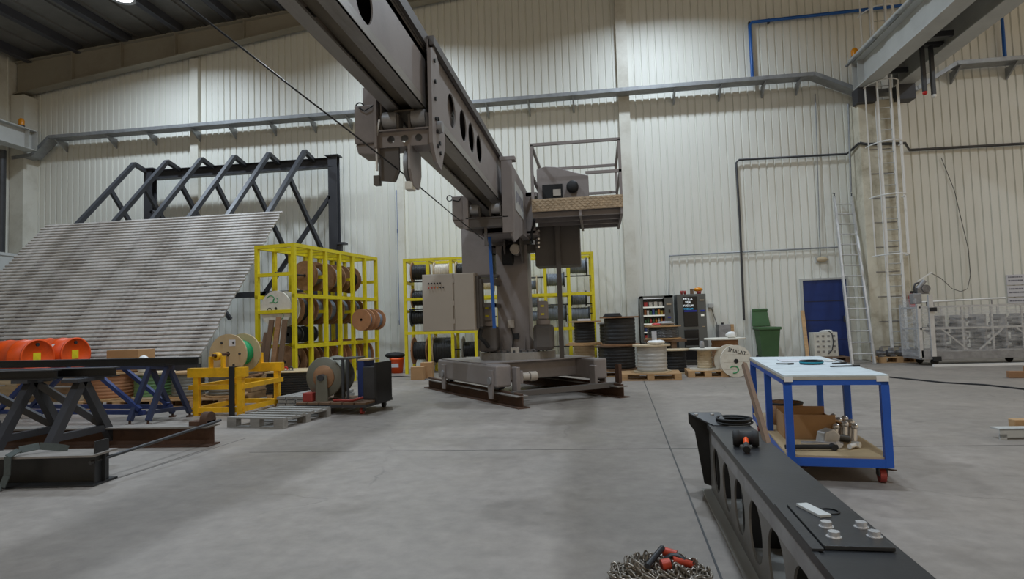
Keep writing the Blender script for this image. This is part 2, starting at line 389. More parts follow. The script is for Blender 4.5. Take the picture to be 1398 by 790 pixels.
# gable rafter (tapered I section with stiffeners)
rb = [(-18.05, 8.98), (-12.0, 9.76), (-8.7, 10.2), (-4.8, 10.6), (4, 11.5), (15.8, 12.6)]
rt = [(x, roof_z(x) - .32) for x, _ in rb]
rt[0] = (-18.05, 10.0)
RAF = thing('gable_rafter', 'deep beige steel rafter under the roof along the back wall', 'rafter', (-18.05, 16.7, 8.98))
m = MB(); m.prism(rb + rt[::-1], 'y', 16.68, 16.70); m.build('web', 'rafter', RAF)
m = MB()
for (p, q) in zip(rb[:-1], rb[1:]): m.bar((p[0], 16.7, p[1]), (q[0], 16.7, q[1]), .3, .03)
m.build('bottom_flange', 'rafter', RAF)
m = MB()
for (p, q) in zip(rt[:-1], rt[1:]): m.bar((p[0], 16.7, p[1]), (q[0], 16.7, q[1]), .3, .03)
m.build('top_flange', 'rafter', RAF)
for xx in (-16, -14.3, -12.45, -10.2, -7.5, -4, 0):
    def ip(pl, x):
        for (p, q) in zip(pl[:-1], pl[1:]):
            if p[0] <= x <= q[0]: return p[1] + (q[1] - p[1]) * (x - p[0]) / (q[0] - p[0])
    zb, zt = ip(rb, xx), ip(rt, xx)
    m = MB(); m.box(xx - .012, xx + .012, 16.56, 16.68, zb + .015, zt - .015); m.build('stiffener', 'rafter', RAF)

# high-bay lamps
def lamp(x, y, z, label):
    t = thing('high_bay_lamp', label, 'lamp', (x, y, z), 0, 'high bay lamps under the roof')
    m = MB(); m.lathe([(.04, .32), (.09, .30), (.12, .2), (.14, .12), (.30, .0), (.29, .0), (.13, .11), (.0, .12)], (x, y, z), 'z', 24); m.build('reflector', 'galv', t)
    m = MB(); m.cyl((x, y, z + .03), (x, y, z + .05), .22, n=20); m.build('lens', 'lamp_glow', t)
    m = MB(); m.cyl((x, y, z + .31), (x, y, roof_z(x) - .02), .015, n=6); m.build('hanger', 'steel_dark', t)
    ld = bpy.data.lights.new('high_bay_light', 'AREA'); ld.shape = 'DISK'; ld.size = .5; ld.energy = LAMP_W; ld.color = LAMP_COL; ld.spread = R_(154)
    lo = bpy.data.objects.new('high_bay_light', ld); COL.objects.link(lo); lo.parent = t; lo.location = (0, 0, -.03)
for (x, y, z) in ((-12.1, 14.1, 10.1), (-5.2, 14.1, 10.2), (1.8, 14.1, 10.3), (-5.2, 7.4, 10.4), (1.8, 6.5, 10.4), (12.5, 9, 10.4), (-5.2, -1, 10.4), (1.8, -1, 10.4)):  # only the first is in view; the right bay's is added to light its wall
    lamp(x, y, z, 'round high bay lamp glowing under the dark roof')

# crane runways (two on the right, one on the left)
def runway(name, x, y0, y1, z0, h, label, rail=True):
    t = thing(name, label, 'crane runway', (x, y1, z0))
    m = MB(); m.box(x - .02, x + .02, y0, y1, z0 + .02, z0 + h - .02); m.build('web', 'steel_grey', t)
    m = MB(); m.box(x - .2, x + .2, y0, y1, z0, z0 + .025); m.build('bottom_flange', 'steel_grey', t)
    m = MB(); m.box(x - .2, x + .2, y0, y1, z0 + h - .025, z0 + h); m.build('top_flange', 'steel_grey', t)
    m = MB(); m.box(x - .03, x + .03, y0, y1, z0 + h, z0 + h + .06); m.build('rail', 'galv', t)
    m = MB(); m.box(x - .2, x + .2, y1 - .02, y1, z0, z0 + h); m.build('end_plate', 'steel_grey', t)
    for k in range(1):
        y = y1 - .25
        m = MB(); m.box(x - .17, x + .17, y - .01, y + .01, z0 + .025, z0 + h - .025); m.build('stiffener', 'steel_grey', t)
    return t
RW = runway('runway_beam', 6.9, -13, 16.35, 6.88, .72, 'pale grey crane runway girder above the caged ladder column')
m = MB(); m.box(6.62, 6.66, -13, 16.35, 7.62, 7.68); m.box(6.62, 6.9, -13, 16.35, 7.61, 7.63); m.build('walkway_edge', 'steel_grey', RW)
for k in range(9):
    y = 16 - k * 1.1
    m = MB(); m.box(6.6, 6.67, y, y + .5, 7.58, 7.61); m.build('rail_clip', 'galv', RW)
RW2 = runway('runway_beam', 7.85, -13, 16.35, 6.88, .72, 'dark grey runway girder behind the pale one over the neighbouring bay')
for k in range(5):
    y = 15.6 - k * 1.9
    m = MB(); m.box(7.1, 7.65, y - .04, y + .04, 6.98, 7.1); m.build('cross_tie', 'steel_dark', RW)
m = MB(); m.box(7.12, 7.62, -13, 16.3, 7.55, 7.6); m.build('walkway_plate', 'concrete_col', RW)
runway('runway_beam', -17.1, -13, 16.3, 6.98, .62, 'grey crane runway girder along the left wall')
for (x, y, z, lb) in ((6.75, 16.25, 7.69, 'amber beacon on the pale runway girder by the caged ladder'), (-17.15, 16.0, 7.66, 'amber beacon on the runway girder along the left wall')):
    t = thing('warning_beacon', lb, 'beacon', (x, y, z))
    m = MB(); m.cyl((x, y, z), (x, y, z + .05), .09); m.build('base', 'steel_dark', t)
    m = MB(); m.lathe([(.08, .05), (.085, .2), (.05, .26), (0, .27)], (x, y, z), 'z', 14); m.build('dome', 'amber', t)
# trolley hanging from the girder on the right
t = thing('pendant_buffer', 'dark hanging end stop with red tip under the right girder', 'end stop', (8.0, 14.4, 6.9))
p = at(1262, 60, Y=14.4); m = MB(); m.box(p.x - .45, p.x + .35, 14.3, 14.5, p.z - .06, p.z); m.build('cross_plate', 'steel_dark', t)
for dx, y1 in ((-.06, 125), (.12, 130)):
    q = at(1262, y1, Y=14.4); m = MB(); m.box(p.x + dx - .035, p.x + dx + .035, 14.36, 14.44, q.z, p.z - .06); h = m.build('hanger_bar', 'steel_dark', t)
    m = MB(); m.sphere((p.x + dx, 14.4, q.z - .03), .05); m.build('tip', 'red' if dx < 0 else 'plastic_white', h)
# concrete column with ledge blocks
m = MB(); m.box(6.76, 7.72, 16.3, 16.98, 0, 6.6); 
CC = tag(m.build('concrete_column', 'concrete_col', None, .02), 'beige concrete column behind the caged ladder', 'column')
for xa_ in (6.7, 7.62): m = MB(); m.box(xa_, xa_ + .43, 16.1, 16.44, 6.5, 6.875); m.build('bearing_bracket', 'frame_dark', CC)
m = MB()
for k in range(9): m.box(6.95, 7.5, 16.292, 16.3, .35 + k * .62, .375 + k * .62)
m.build('formwork_joint', 'wood_grey', CC)
# caged ladder on the column
t = thing('caged_ladder', 'white fixed ladder with safety cage on the concrete column', 'ladder', (7.2, 16.2, 2.3))
for xx in (7.15, 7.5):
    m = MB(); m.box(xx - .025, xx + .025, 16.14, 16.2, .25, 9.9); m.build('stringer', 'plastic_white', t)
for k in range(33):
    m = MB(); m.cyl((7.15, 16.17, .45 + k * .28), (7.5, 16.17, .45 + k * .28), .013, n=6); m.build('rung', 'steel_grey', t)
def hoop(z): return [(7.22 + .38 * cos(a), 16.17 - .62 * max(0, sin(a)) , z) for a in [pi * i / 14 for i in range(15)]]
for z in (2.6, 4.05, 5.35, 6.85, 7.75, 8.7, 9.6):
    m = MB(); m.tube(hoop(z), .016, 6); m.build('cage_hoop', 'plastic_white', t)
for i in (1, 4, 7, 10, 13):
    p = hoop(0)[i]; m = MB(); m.bar((p[0], p[1], 2.6), (p[0], p[1], 6.85), .03, .012); m.build('cage_bar', 'plastic_white', t)
    m = MB(); m.bar((p[0], p[1], 7.75), (p[0], p[1], 9.6), .03, .012); m.build('cage_bar', 'plastic_white', t)
# cable tray along the wall
t = thing('cable_tray', 'long galvanised cable tray on brackets across the back wall', 'cable tray', (-17.4, 16.7, 6.9))
tp = [(-18.0, 6.85), (-17.3, 6.9), (-16.7, 7.42), (5.85, 7.42), (7.05, 6.83), (8.3, 6.83), (9.25, 7.4), (15.5, 7.4)]
m = MB()
for (p, q) in zip(tp[:-1], tp[1:]):
    m.bar((p[0], 16.66, p[1]), (q[0], 16.66, q[1]), .36, .012)
    for yy in (16.48, 16.84): m.bar((p[0], yy, p[1] + .05), (q[0], yy, q[1] + .05), .012, .1)
m.build('tray', 'galv', t)
m = MB()
for (p, q) in zip(tp[:-1], tp[1:]):
    for k in range(3): m.cyl((p[0], 16.56 + k * .09, p[1] + .04), (q[0], 16.56 + k * .09, q[1] + .04), .022, n=6)
m.build('cable_bundle', 'steel_dark', t)
for px in (82, 150, 205, 265, 315, 370, 425, 475, 665, 722, 783, 922, 985, 1045, 1093, 1310, 1388):
    x = at(px, 150, Y=16.7).x
    if x < 5.9: m = MB(); m.prism([(16.5, 7.40), (16.99, 7.40), (16.99, 7.1)], 'x', x - .02, x + .02)
    else: m = MB(); m.prism([(16.5, 7.38), (16.99, 7.38), (16.99, 7.08)], 'x', x - .02, x + .02)
    m.build('bracket', 'galv', t)
# pipes
def pipe(name, label, pts, r, mt, cat='pipe', clips=None):
    o = tag(MB().tube(pts, r, 8).build(name, mt), label, cat)
    if clips:
        for p in clips:
            m = MB(); m.cbox(p, (.05, .08, .12)); m.build('clamp', 'steel_dark', o)
    return o
pipe('air_pipe', 'bright blue air pipe dropping to the cable tray beside the runway girder', [(4.4, 16.88, 7.5), (4.4, 16.88, 9.1), (4.46, 16.88, 9.18), (8.4, 16.88, 9.25), (10.6, 16.88, 9.3), (10.6, 16.88, 7.5)], .045, 'blue_pipe', clips=[(4.4, 16.92, 9.15), (4.9, 16.92, 9.18)])
x0 = at(545, 400, Y=16.9).x
pipe('air_pipe', 'thin blue air hose line running down the wall behind the crane', [(x0, 16.9, 5.2), (x0, 16.9, 1.3)], .018, 'blue_pipe', clips=[(x0, 16.93, 4), (x0, 16.93, 2.6), (x0, 16.93, 1.35)])
g1 = [at(1016, 437, Y=16.9), at(1010, 300, Y=16.9), at(1005, 222, Y=16.9), at(1009, 218, Y=16.9), at(1156, 210, Y=16.9), (6.7, 16.6, 5.45), (6.72, 16.27, 5.5)]
pipe('conduit', 'dark grey conduit with a right angle above the green bin', g1, .03, 'steel_dark')
pipe('conduit', 'dark grey conduit running right from the concrete column', [(6.74, 16.25, 5.5), (6.9, 16.25, 5.46), (7.8, 16.25, 5.42), (8.2, 16.9, 5.4), at(1398, 196, Y=16.9), (14, 16.9, 5.36)], .035, 'steel_dark')
pipe('conduit', 'slim horizontal conduit above the blue door', [at(913, 430, Y=16.93), at(914, 349, Y=16.93), at(1145, 337, Y=16.93)], .02, 'galv')
pipe('conduit', 'slim vertical conduit from the tray beside the leaning ladder', [at(1158, 142, Y=16.6), at(1162, 262, Y=16.6)], .025, 'galv')
pipe('conduit', 'slim vertical conduit down to the wall lamp over the blue door', [at(1113, 128, Y=16.93), at(1120, 352, Y=16.93)], .014, 'galv')
t = thing('wall_lamp', 'small beige bulkhead lamp over the blue door', 'lamp', at(1122, 354, Y=16.95))
p = at(1122, 354, Y=16.95); m = MB(); m.sphere((p.x, 16.93, p.z), .09, 12, (1.6, .6, .8)); m.build('cover', 'wood_pale', t)
m = MB(); m.box(p.x - .15, p.x + .15, 16.96, 17, p.z - .08, p.z + .08); m.build('base', 'steel_grey', t)
# blue door
m = MB(); x0, x1 = 5.39, 6.47
m.box(x0, x1, 16.93, 16.98, 0, 2.11); D = struct(m.build('door_1', 'door_blue'))
m = MB(); m.box(x0 - .05, x0, 16.9, 17.0, 0, 2.16); m.box(x1, x1 + .05, 16.9, 17.0, 0, 2.16); m.box(x0, x1, 16.9, 17.0, 2.11, 2.16); m.build('door_frame', 'steel_grey', D)
m = MB(); m.box(x1 - .12, x1 - .06, 16.88, 16.93, 1.0, 1.15); m.build('door_handle', 'steel_dark', D)
for z in (.55, 1.05, 1.55):
    m = MB(); m.box(x0 + .02, x1 - .02, 16.924, 16.93, z - .006, z + .006); m.build('seam', 'steel_black', D)
# left-hand mezzanine beam and drain pipe
t = thing('gantry_beam', 'grey steel platform beam by the left wall behind the slatted ramp', 'beam', (-16.6, 15.2, 3))
m = MB(); m.box(-17.9, -16.0, 8, 15.3, 3.52, 3.6); m.build('top_plate', 'steel_grey', t)
m = MB(); m.box(-16.08, -16.02, 8, 15.28, 2.95, 3.52); m.build('web', 'steel_grey', t)
m = MB(); m.box(-16.25, -15.98, 8, 15.3, 2.88, 2.95); m.build('bottom_flange', 'steel_dark', t)
for yy in (9, 15.0):
    m = MB(); m.box(-16.2, -16.0, yy, yy + .2, 0, 2.88); m.build('leg', 'frame_dark', t)
pipe('drain_pipe', 'dark drain pipe standing in the left wall corner', [(-17.55, 15.75, 0), (-17.55, 15.75, 6.9)], .12, 'steel_dark')
# wall notices
p = at(1373, 374, Y=16.99)
for k, (z0, z1) in enumerate(((2.06, 1.80), (1.78, 1.50), (1.48, 1.34))):
    t = thing('paper_notice', ['white notice sheet with a heading, topmost of the stack on the wall', 'white notice sheet with two text lines, middle of the stack on the wall', 'white notice sheet with signatures, lowest of the stack on the wall'][k], 'notice', (p.x + .2, 16.98, z1), 0, 'paper notices over the aluminium cage')
    m = MB(); m.box(p.x, p.x + .42, 16.975, 16.985, z1, z0); m.build('sheet', 'paper', t)
    for j in range(2):
        zz = z0 - (.06 if k == 0 else .08) - j * .09
        if zz > z1 + .01:
            m = MB(); x = p.x + .04
            while x < p.x + .36:
                wd = random.uniform(.02, .07); m.box(x, x + wd, 16.972, 16.975, zz - .018, zz + .018); x += wd + .012
            m.build('print_line', 'ink_grey', t)
# socket box right of the vending machines
p = at(970, 417, Y=16.95)
t = thing('socket_box', 'small grey socket box on the wall beside the vending machines', 'socket box', p)
m = MB(); m.cbox((p.x, 16.93, p.z), (.14, .12, .11)); m.build('housing', 'steel_grey', t, .01)
m = MB(); m.tube([(p.x, 16.88, p.z - .05), at(978, 440, Y=16.8), at(984, 462, Y=16.7)], .008, 6); m.build('cable', 'rubber', t)
# ------------------------------------------------------------------ the crane
P0 = Vector((-1.2, 8.72, 0))
BX = Matrix.Translation(P0) @ Matrix.Rotation(math.atan2(.592, .806), 4, 'Z')     # local x across the rails, y along them
for lc, nm in ((.13, 'rusty steel rail beam under the crane base beside the control cabinet'), (1.97, 'rusty steel rail beam under the far side of the crane base')):
    t = thing('rail_beam', nm, 'rail beam', BX @ Vector((lc, 0, 0)), 0, 'rail beams under the crane')
    m = MB(BX); m.box(lc - .1, lc + .1, 0, 3.9, 0, .015); m.build('bottom_flange', 'rust', t)
    m = MB(BX); m.box(lc - .006, lc + .006, .03, 3.88, .015, .165); m.build('web', 'rust', t)
    m = MB(BX); m.box(lc - .1, lc + .1, .05, 3.86, .165, .18); m.build('top_flange', 'rust_top', t)
    m = MB(BX); m.box(lc - .025, lc + .025, .06, 3.84, .18, .21); m.build('rail_head', 'rust', t)
CR_T = thing('telescopic_crane', 'tall grey slewing crane with a perforated telescopic boom on a rail base', 'crane', BX @ Vector((1.05, 1.85, .2)))
def cp(m, name, mt, par=None, bev=0): return m.build(name, mt, par or CR_T, bev)
for l0, l1 in ((0, .27), (1.84, 2.11)):
    m = MB(BX); m.box(l0, l1, .62, 3.05, .26, .6); car = cp(m, 'end_carriage', 'crane', None, .03)
    out = l0 - .03 if l0 == 0 else l1
    for s in (.78, 2.72):
        m = MB(BX); m.prism([(s - .09, .52), (s + .09, .52), (s + .09, .30), (s + .07, .16), (s + .05, .08), (s - .05, .08), (s - .07, .16), (s - .09, .30)], 'x', out, out + .03); cp(m, 'wheel_bracket', 'crane', car)
        m = MB(BX); m.cyl((out - .02, s, .36), (out + .05, s, .36), .06, n=16); cp(m, 'wheel_pin', 'alu_dull', car)
        lc = (l0 + l1) / 2
        m = MB(BX); m.cyl((lc - .05, s, .33), (lc + .05, s, .33), .12, n=20); cp(m, 'wheel', 'steel_dark', car)
m = MB(BX); m.box(.27, 1.84, 1.15, 2.6, .3, .6); cp(m, 'cross_beam', 'crane', None, .02)
m = MB(BX); m.box(.02, 2.09, 1.0, 2.9, .6, .615); cp(m, 'deck_plate', 'crane')
m = MB(BX); m.box(.29, .36, .5, .66, .14, .56); m.box(.36, .42, .52, .64, .3, .5); g = cp(m, 'drive_gearbox', 'crane', None, .01)
m = MB(BX); m.cyl((.42, .58, .4), (.54, .58, .4), .065, n=16); m.cyl((.56, .58, .4), (.68, .58, .4), .075, n=16); cp(m, 'drive_motor', 'panel_grey', g)
m = MB(BX); m.box(1.76, 1.82, .5, .66, .14, .5); m.box(1.7, 1.84, .45, .62, .12, .2); cp(m, 'drive_gearbox', 'crane', None, .01)
m = MB(BX); m.box(.1, 2.1, .25, .36, .20, .225); m.box(.1, 2.1, .25, .262, .15, .2); cp(m, 'tie_bar', 'crane_dark')
m = MB(BX); m.box(2.02, 2.08, .2, .3, .22, .52); cp(m, 'bumper_post', 'rust')
cl, cs = 1.06, 1.86
m = MB(BX); n = 72
prof = [.66 + .045 * max(0, cos(8 * 2 * pi * i / n)) for i in range(n)]
ring = [(cl + prof[i] * cos(2 * pi * i / n), cs + prof[i] * sin(2 * pi * i / n)) for i in range(n)]
m.prism(ring, 'z', .615, .74); cp(m, 'slewing_ring', 'crane_steel')
for i in range(32):
    a = 2 * pi * i / 32; p = BX @ Vector((cl + .58 * cos(a), cs + .58 * sin(a), .74))
    m = MB(); m.cyl(p, p + Vector((0, 0, .035)), .02, n=6); cp(m, 'bolt', 'steel_dark')
MX, MY = -1.47, 10.95
m = MB(); m.box(MX - .28, MX + .28, MY - .3, MY + .3, .74, 2.7); MAST = cp(m, 'mast', 'crane', None, .01)
m = MB(); m.box(MX - .42, MX + .42, MY - .44, MY + .44, .742, .77); cp(m, 'mast_foot', 'crane', MAST)
for dx in (-.38, -.2, 0, .2, .38):
    m = MB(); 
    if abs(dx) < .3: m.prism([(MY - .44, .77), (MY - .3, .77), (MY - .3, 1.0)], 'x', MX + dx - .008, MX + dx + .008)
    else: m.prism([(MX + (.28 if dx > 0 else -.28), .77), (MX + (.43 if dx > 0 else -.43), .77), (MX + (.28 if dx > 0 else -.28), 1.0)], 'y', MY - .2, MY - .184)
    cp(m, 'gusset', 'crane', MAST)
p = at(698, 442, Y=MY - .32); m = MB(); m.box(p.x - .06, p.x + .06, MY - .38, MY - .3, p.z - .07, p.z + .07); jb = cp(m, 'junction_box', 'panel_grey', MAST, .008)
m = MB(); m.tube([(p.x, MY - .34, p.z - .07), (p.x + .03, MY - .35, p.z - .2), (p.x + .03, MY - .35, .95), (p.x + .03, MY - .45, .8)], .012, 6); cp(m, 'junction_cable', 'rubber', MAST)
m = MB(); m.box(p.x + .03, p.x + .13, MY - .36, MY - .3, p.z - .27, p.z - .17); cp(m, 'sensor', 'rubber', MAST)
q = at(703, 482, Y=MY - .62); m = MB(); m.box(q.x - .07, q.x + .07, MY - .65, MY - .55, .73, .82); cp(m, 'terminal_box', 'panel_grey', MAST, .006)
for mx in (-1.88, -.92):                           # slew drive gear motors
    m = MB(); m.box(mx - .17, mx + .17, 10.26, 10.6, .76, 1.2); gm = cp(m, 'slew_gearmotor', 'crane_dark', None, .06)
    m = MB(); m.cyl((mx, 10.4, 1.2), (mx, 10.4, 1.28), .12, n=18); m.box(mx - .09, mx + .09, 10.32, 10.5, 1.28, 1.6); cp(m, 'motor_housing', 'crane', gm, .03)
    for z in (1.36, 1.5):
        m = MB(); m.box(mx - .03, mx + .03, 10.31, 10.32, z, z + .03); cp(m, 'motor_label', 'yellow', gm)
# upper works : outer boom box around the mast head
OX0, OX1, OY0, OY1 = -1.80, -1.14, 8.35, 11.7
m = MB(); m.prism([(OY0, 2.58), (OY0 + .02, 3.52), (OY0 + .5, 3.52), (OY1, 3.5), (OY1, 2.72), (9.6, 2.66), (OY0 + .25, 2.40), (OY0, 2.46)], 'x', OX1 - .012, OX1 + .012); cp(m, 'side_plate', 'crane')
m = MB(); m.prism([(OY0, 2.58), (OY0 + .05, 3.05), (9.2, 3.45), (OY1, 3.5), (OY1, 2.72), (9.6, 2.66)], 'x', OX0 - .012, OX0 + .012); cp(m, 'side_plate', 'crane')
m = MB(); m.box(-1.26, -1.10, OY0 - .03, OY0, 2.5, 3.52); m.box(-1.28, -1.06, OY0 - .03, OY0 + .12, 3.52, 3.58); cp(m, 'collar_post', 'crane', None, .008)
m = MB(); m.box(-1.82, -1.74, OY0 - .03, OY0, 2.58, 3.05); cp(m, 'collar_post', 'crane', None, .008)
m = MB(); m.box(OX0, OX1, 9.2, OY1, 3.48, 3.5); m.box(OX0, OX1, 9.6, OY1, 2.68, 2.7); m.box(OX0, OX1, OY1 - .02, OY1, 2.7, 3.5); cp(m, 'boom_housing', 'crane')
m = MB(); m.box(-1.76, -1.2, OY0 - .01, OY0 + .14, 2.60, 2.72); m.box(-1.78, -1.18, OY0 - .03, OY0 + .16, 2.72, 2.735); cp(m, 'roller_beam', 'crane_dark')
m = MB(); m.box(-1.2, -1.13, 10.0, 10.9, 2.75, 3.2); m.box(-1.13, -.98, 10.2, 10.28, 2.75, 3.45); m.box(-1.13, -.94, 10.2, 10.9, 3.38, 3.45); m.box(-1.13, -.94, 10.2, 10.9, 2.72, 2.79); cp(m, 'platform_mount', 'crane')
m = MB(); m.box(-1.127, -1.12, 8.75, 9.75, 2.9, 3.32); cp(m, 'name_plate', 'steel_grey')
m = MB(); 
x = 8.85
for k in range(7):
    m.box(-1.12, -1.118, x, x + .08, 3.02 + (k % 2) * .04, 3.2); x += .12
cp(m, 'plate_mark', 'ink_grey')
m = MB(); m.box(MX - .34, MX + .34, MY - .36, MY + .36, 2.62, 2.7); cp(m, 'mast_head', 'crane_dark', MAST)
for dx in (-.06, .22):
    m = MB(); m.prism([(10.2, 2.68), (10.7, 2.68), (10.7, 2.3), (10.42, 2.28), (10.2, 2.5)], 'x', MX + dx - .012, MX + dx + .012); cp(m, 'winch_bracket', 'crane_dark', MAST)
m = MB(); m.cyl((MX - .12, 10.45, 2.42), (MX + .05, 10.45, 2.42), .17, n=22); cp(m, 'winch_drum', 'dark_void', MAST)
m = MB(); m.cyl((MX + .12, 10.25, 2.5), (MX + .12, 10.5, 2.5), .09, n=20); m.cyl((MX + .12, 10.22, 2.5), (MX + .12, 10.25, 2.5), .07, n=20); cp(m, 'winch_motor', 'panel_grey', MAST)
# boom sections (along Y): profile = web plates with holes, flanged underside
def boom(name, xr, xl, y0, y1, zb, zt, holes, cap):
    m = MB(); m.web(y0, y1, zb + .02, zt, xr - .012, xr, holes, 'x', 32); B = cp(m, name, 'crane')
    m = MB(); m.box(xl, xl + .012, y0, y1, zb + .02, zt); cp(m, 'far_web', 'crane', B)
    wd = (xr - xl)
    m = MB(); m.box(xl, xl + wd * .3, y0, y1, zb, zb + .02); cp(m, 'bottom_flange', 'crane_steel', B)
    m = MB(); m.box(xr - wd * .34, xr, y0, y1, zb, zb + .02); cp(m, 'bottom_flange', 'crane_steel', B)
    m = MB(); m.box(xl + wd * .28, xr - wd * .32, y0, y1, zb + .05, zb + .06); cp(m, 'wear_strip', 'boom_under', B)
    m = MB(); m.box(xr - .012, xr + .004, y0, y1, zb, zb + .07); cp(m, 'lower_rail', 'crane_steel', B)
    m = MB(); m.box(xl - cap, xr + cap, y0, y1, zt, zt + .025); cp(m, 'top_flange', 'crane_dark', B)
    m = MB(); m.box(xr + cap * .2, xr + cap, y0, y1, zt - .05, zt); cp(m, 'top_lip', 'crane_dark', B)
    for k in range(int((y1 - y0) / .5)):
        m = MB(); yy = y0 + .3 + k * .5; m.box(xl + .012, xr - .012, yy - .01, yy + .01, zb + .06, zb + .12); cp(m, 'diaphragm', 'crane_dark', B)
    return B
boom('boom_middle', -1.32, -1.75, 4.85, 10.5, 3.0, 3.65, [(5.66, 3.31, .165), (6.17, 3.33, .165), (6.6, 3.33, .165), (7.05, 3.33, .165)], .05)
boom('boom_inner', -1.37, -1.70, .6, 6.2, 3.08, 3.56, [(1.0, 3.3, .15), (1.8, 3.3, .15), (2.7, 3.3, .15), (3.55, 3.3, .15)], .0)
m = MB(); m.box(-1.66, -1.36, .6, 5.0, 3.585, 3.66); m.box(-1.4, -1.33, .6, 5.0, 3.6, 3.7); cp(m, 'hose_track', 'crane_dark')
# second collar at the end of the middle section
CY = 4.85
m = MB(); pl = [(CY - .05, 3.55), (CY + .06, 3.60), (CY + .22, 3.52), (CY + .22, 3.2), (CY + .36, 3.0), (CY + .36, 2.82), (CY + .22, 2.58), (CY + .06, 2.62), (CY - .05, 2.75)]
m.prism(pl, 'x', -1.315, -1.285); COLR = cp(m, 'collar_plate', 'crane')
m = MB(); m.prism(pl, 'x', -1.79, -1.765); cp(m, 'collar_plate', 'crane')
for (dy, z) in ((.05, 3.48), (.05, 3.3), (.05, 3.15), (.12, 3.0), (.05, 2.98), (.15, 2.9), (.08, 2.88), (.16, 2.8), (.1, 2.76), (.18, 2.72)):
    m = MB(); m.cyl((-1.285, CY + dy, z), (-1.27, CY + dy, z), .018, n=6); cp(m, 'bolt', 'steel_black', COLR)
m = MB(); m.cyl((-1.285, CY + .12, 2.93), (-1.24, CY + .12, 2.93), .05, n=14); cp(m, 'pin', 'alu_dull', COLR)
m = MB(); m.web(-1.765, -1.315, 2.75, 2.88, CY, CY + .012, [(-1.66, 2.815, .032), (-1.54, 2.815, .032), (-1.42, 2.815, .032)], 'y', 18); xb = cp(m, 'roller_beam', 'crane')
m = MB(); m.box(-1.765, -1.315, CY + .012, CY + .2, 2.86, 2.88); m.box(-1.765, -1.315, CY - .03, CY + .2, 2.88, 2.893); m.box(-1.765, -1.315, CY + .012, CY + .2, 2.75, 2.765); cp(m, 'beam_flange', 'crane', xb)
for cy, z, xs in ((CY + .05, 2.99, (-1.67, -1.42)), (OY0 + .05, 2.86, (-1.66, -1.36))):
    for xx in xs:
        m = MB(); m.cyl((xx - .06, cy, z), (xx + .06, cy, z), .075, n=20); r = cp(m, 'roller', 'alu_dull')
        for dx in (-.075, .075): m = MB(); m.box(xx + dx - .01, xx + dx + .01, cy - .06, cy + .06, z - .11, z + .03); cp(m, 'roller_fork', 'crane_dark', r)
m = MB(); m.box(-1.98, -1.80, CY, CY + .28, 2.80, 3.13); m.prism([(-1.96, 2.72), (-1.80, 2.70), (-1.80, 2.8), (-1.98, 2.8)], 'y', CY + .02, CY + .26); wb = cp(m, 'winch_box', 'crane', None, .01)
m = MB(); m.box(-1.92, -1.76, CY + .05, CY + .25, 3.13, 3.3); cp(m, 'winch_mount', 'crane', wb)
p = at(489, 144, Y=CY); m = MB(); m.tube([(p.x + .035 * cos(a), CY + .03, p.z + .035 * sin(a)) for a in [2 * pi * i / 14 for i in range(14)]], .006, 5, True)
m.tube([(p.x + .03, CY + .03, p.z - .01), (-1.93, CY - .02, 3.1), (-1.88, CY - .02, 3.07), (-1.82, CY - .02, 3.10), (-1.78, CY + .02, 3.15)], .006, 5); cp(m, 'loop_cable', 'rubber', wb)
m = MB(); m.prism([(-1.78, 2.75), (-1.6, 2.75), (-1.6, 2.55), (-1.64, 2.46), (-1.78, 2.48)], 'y', CY + .02, CY + .05); m.box(-1.82, -1.77, CY, CY + .06, 2.44, 2.52); cp(m, 'rope_guide', 'crane_dark', wb)
m = MB(); m.bar((-1.745, CY - .03, 2.98), (-1.775, CY - .03, 2.84), .016, .016); m.bar((-1.775, CY - .03, 2.84), (-1.775, CY - .03, 2.55), .016, .016); cp(m, 'guard_rod', 'alu', wb)
m = MB(); m.lathe([(.0, -.012), (.16, -.012), (.14, 0), (.16, .012), (.0, .012)], (-1.535, CY + .12, 2.60), 'x', 26); sh = cp(m, 'sheave', 'alu_dull')
for dx in (.03,):
    m = MB(); m.prism([(CY - .04, 2.75), (CY + .28, 2.75), (CY + .28, 2.55), (CY + .2, 2.42), (CY + .04, 2.42), (CY - .04, 2.55)], 'x', -1.535 + dx, -1.525 + dx + .012); cp(m, 'sheave_plate', 'crane', sh)
m = MB(); m.box(-1.555, -1.49, CY + .02, CY + .12, 2.39, 2.46); cp(m, 'rope_clamp', 'wood_white', sh, .006)
# winch box at the first collar
m = MB(); m.box(-1.98, -1.82, OY0, OY0 + .3, 2.72, 3.06); m.prism([(-1.94, 2.64), (-1.82, 2.62), (-1.82, 2.72), (-1.98, 2.72)], 'y', OY0 + .02, OY0 + .28); wb2 = cp(m, 'winch_box', 'crane', None, .01)
p = at(613, 270, Y=OY0); m = MB(); m.tube([(p.x + .04 * cos(a), OY0 + .03, p.z + .04 * sin(a)) for a in [2 * pi * i / 14 for i in range(14)]], .008, 5, True)
m.tube([(p.x + .04, OY0 + .03, p.z - .02), (-1.95, OY0 - .02, 3.0), (-1.88, OY0 - .02, 2.98), (-1.83, OY0 + .02, 3.06)], .008, 5); cp(m, 'loop_cable', 'rubber', wb2)
p = at(663, 330, Y=OY0); m = MB(); m.box(p.x - .02, p.x + .02, OY0 + .02, OY0 + .06, p.z, 2.6); m.box(p.x - .02, p.x + .03, OY0 + .01, OY0 + .07, p.z - .05, p.z); cp(m, 'rope_clamp', 'crane_dark', wb2)
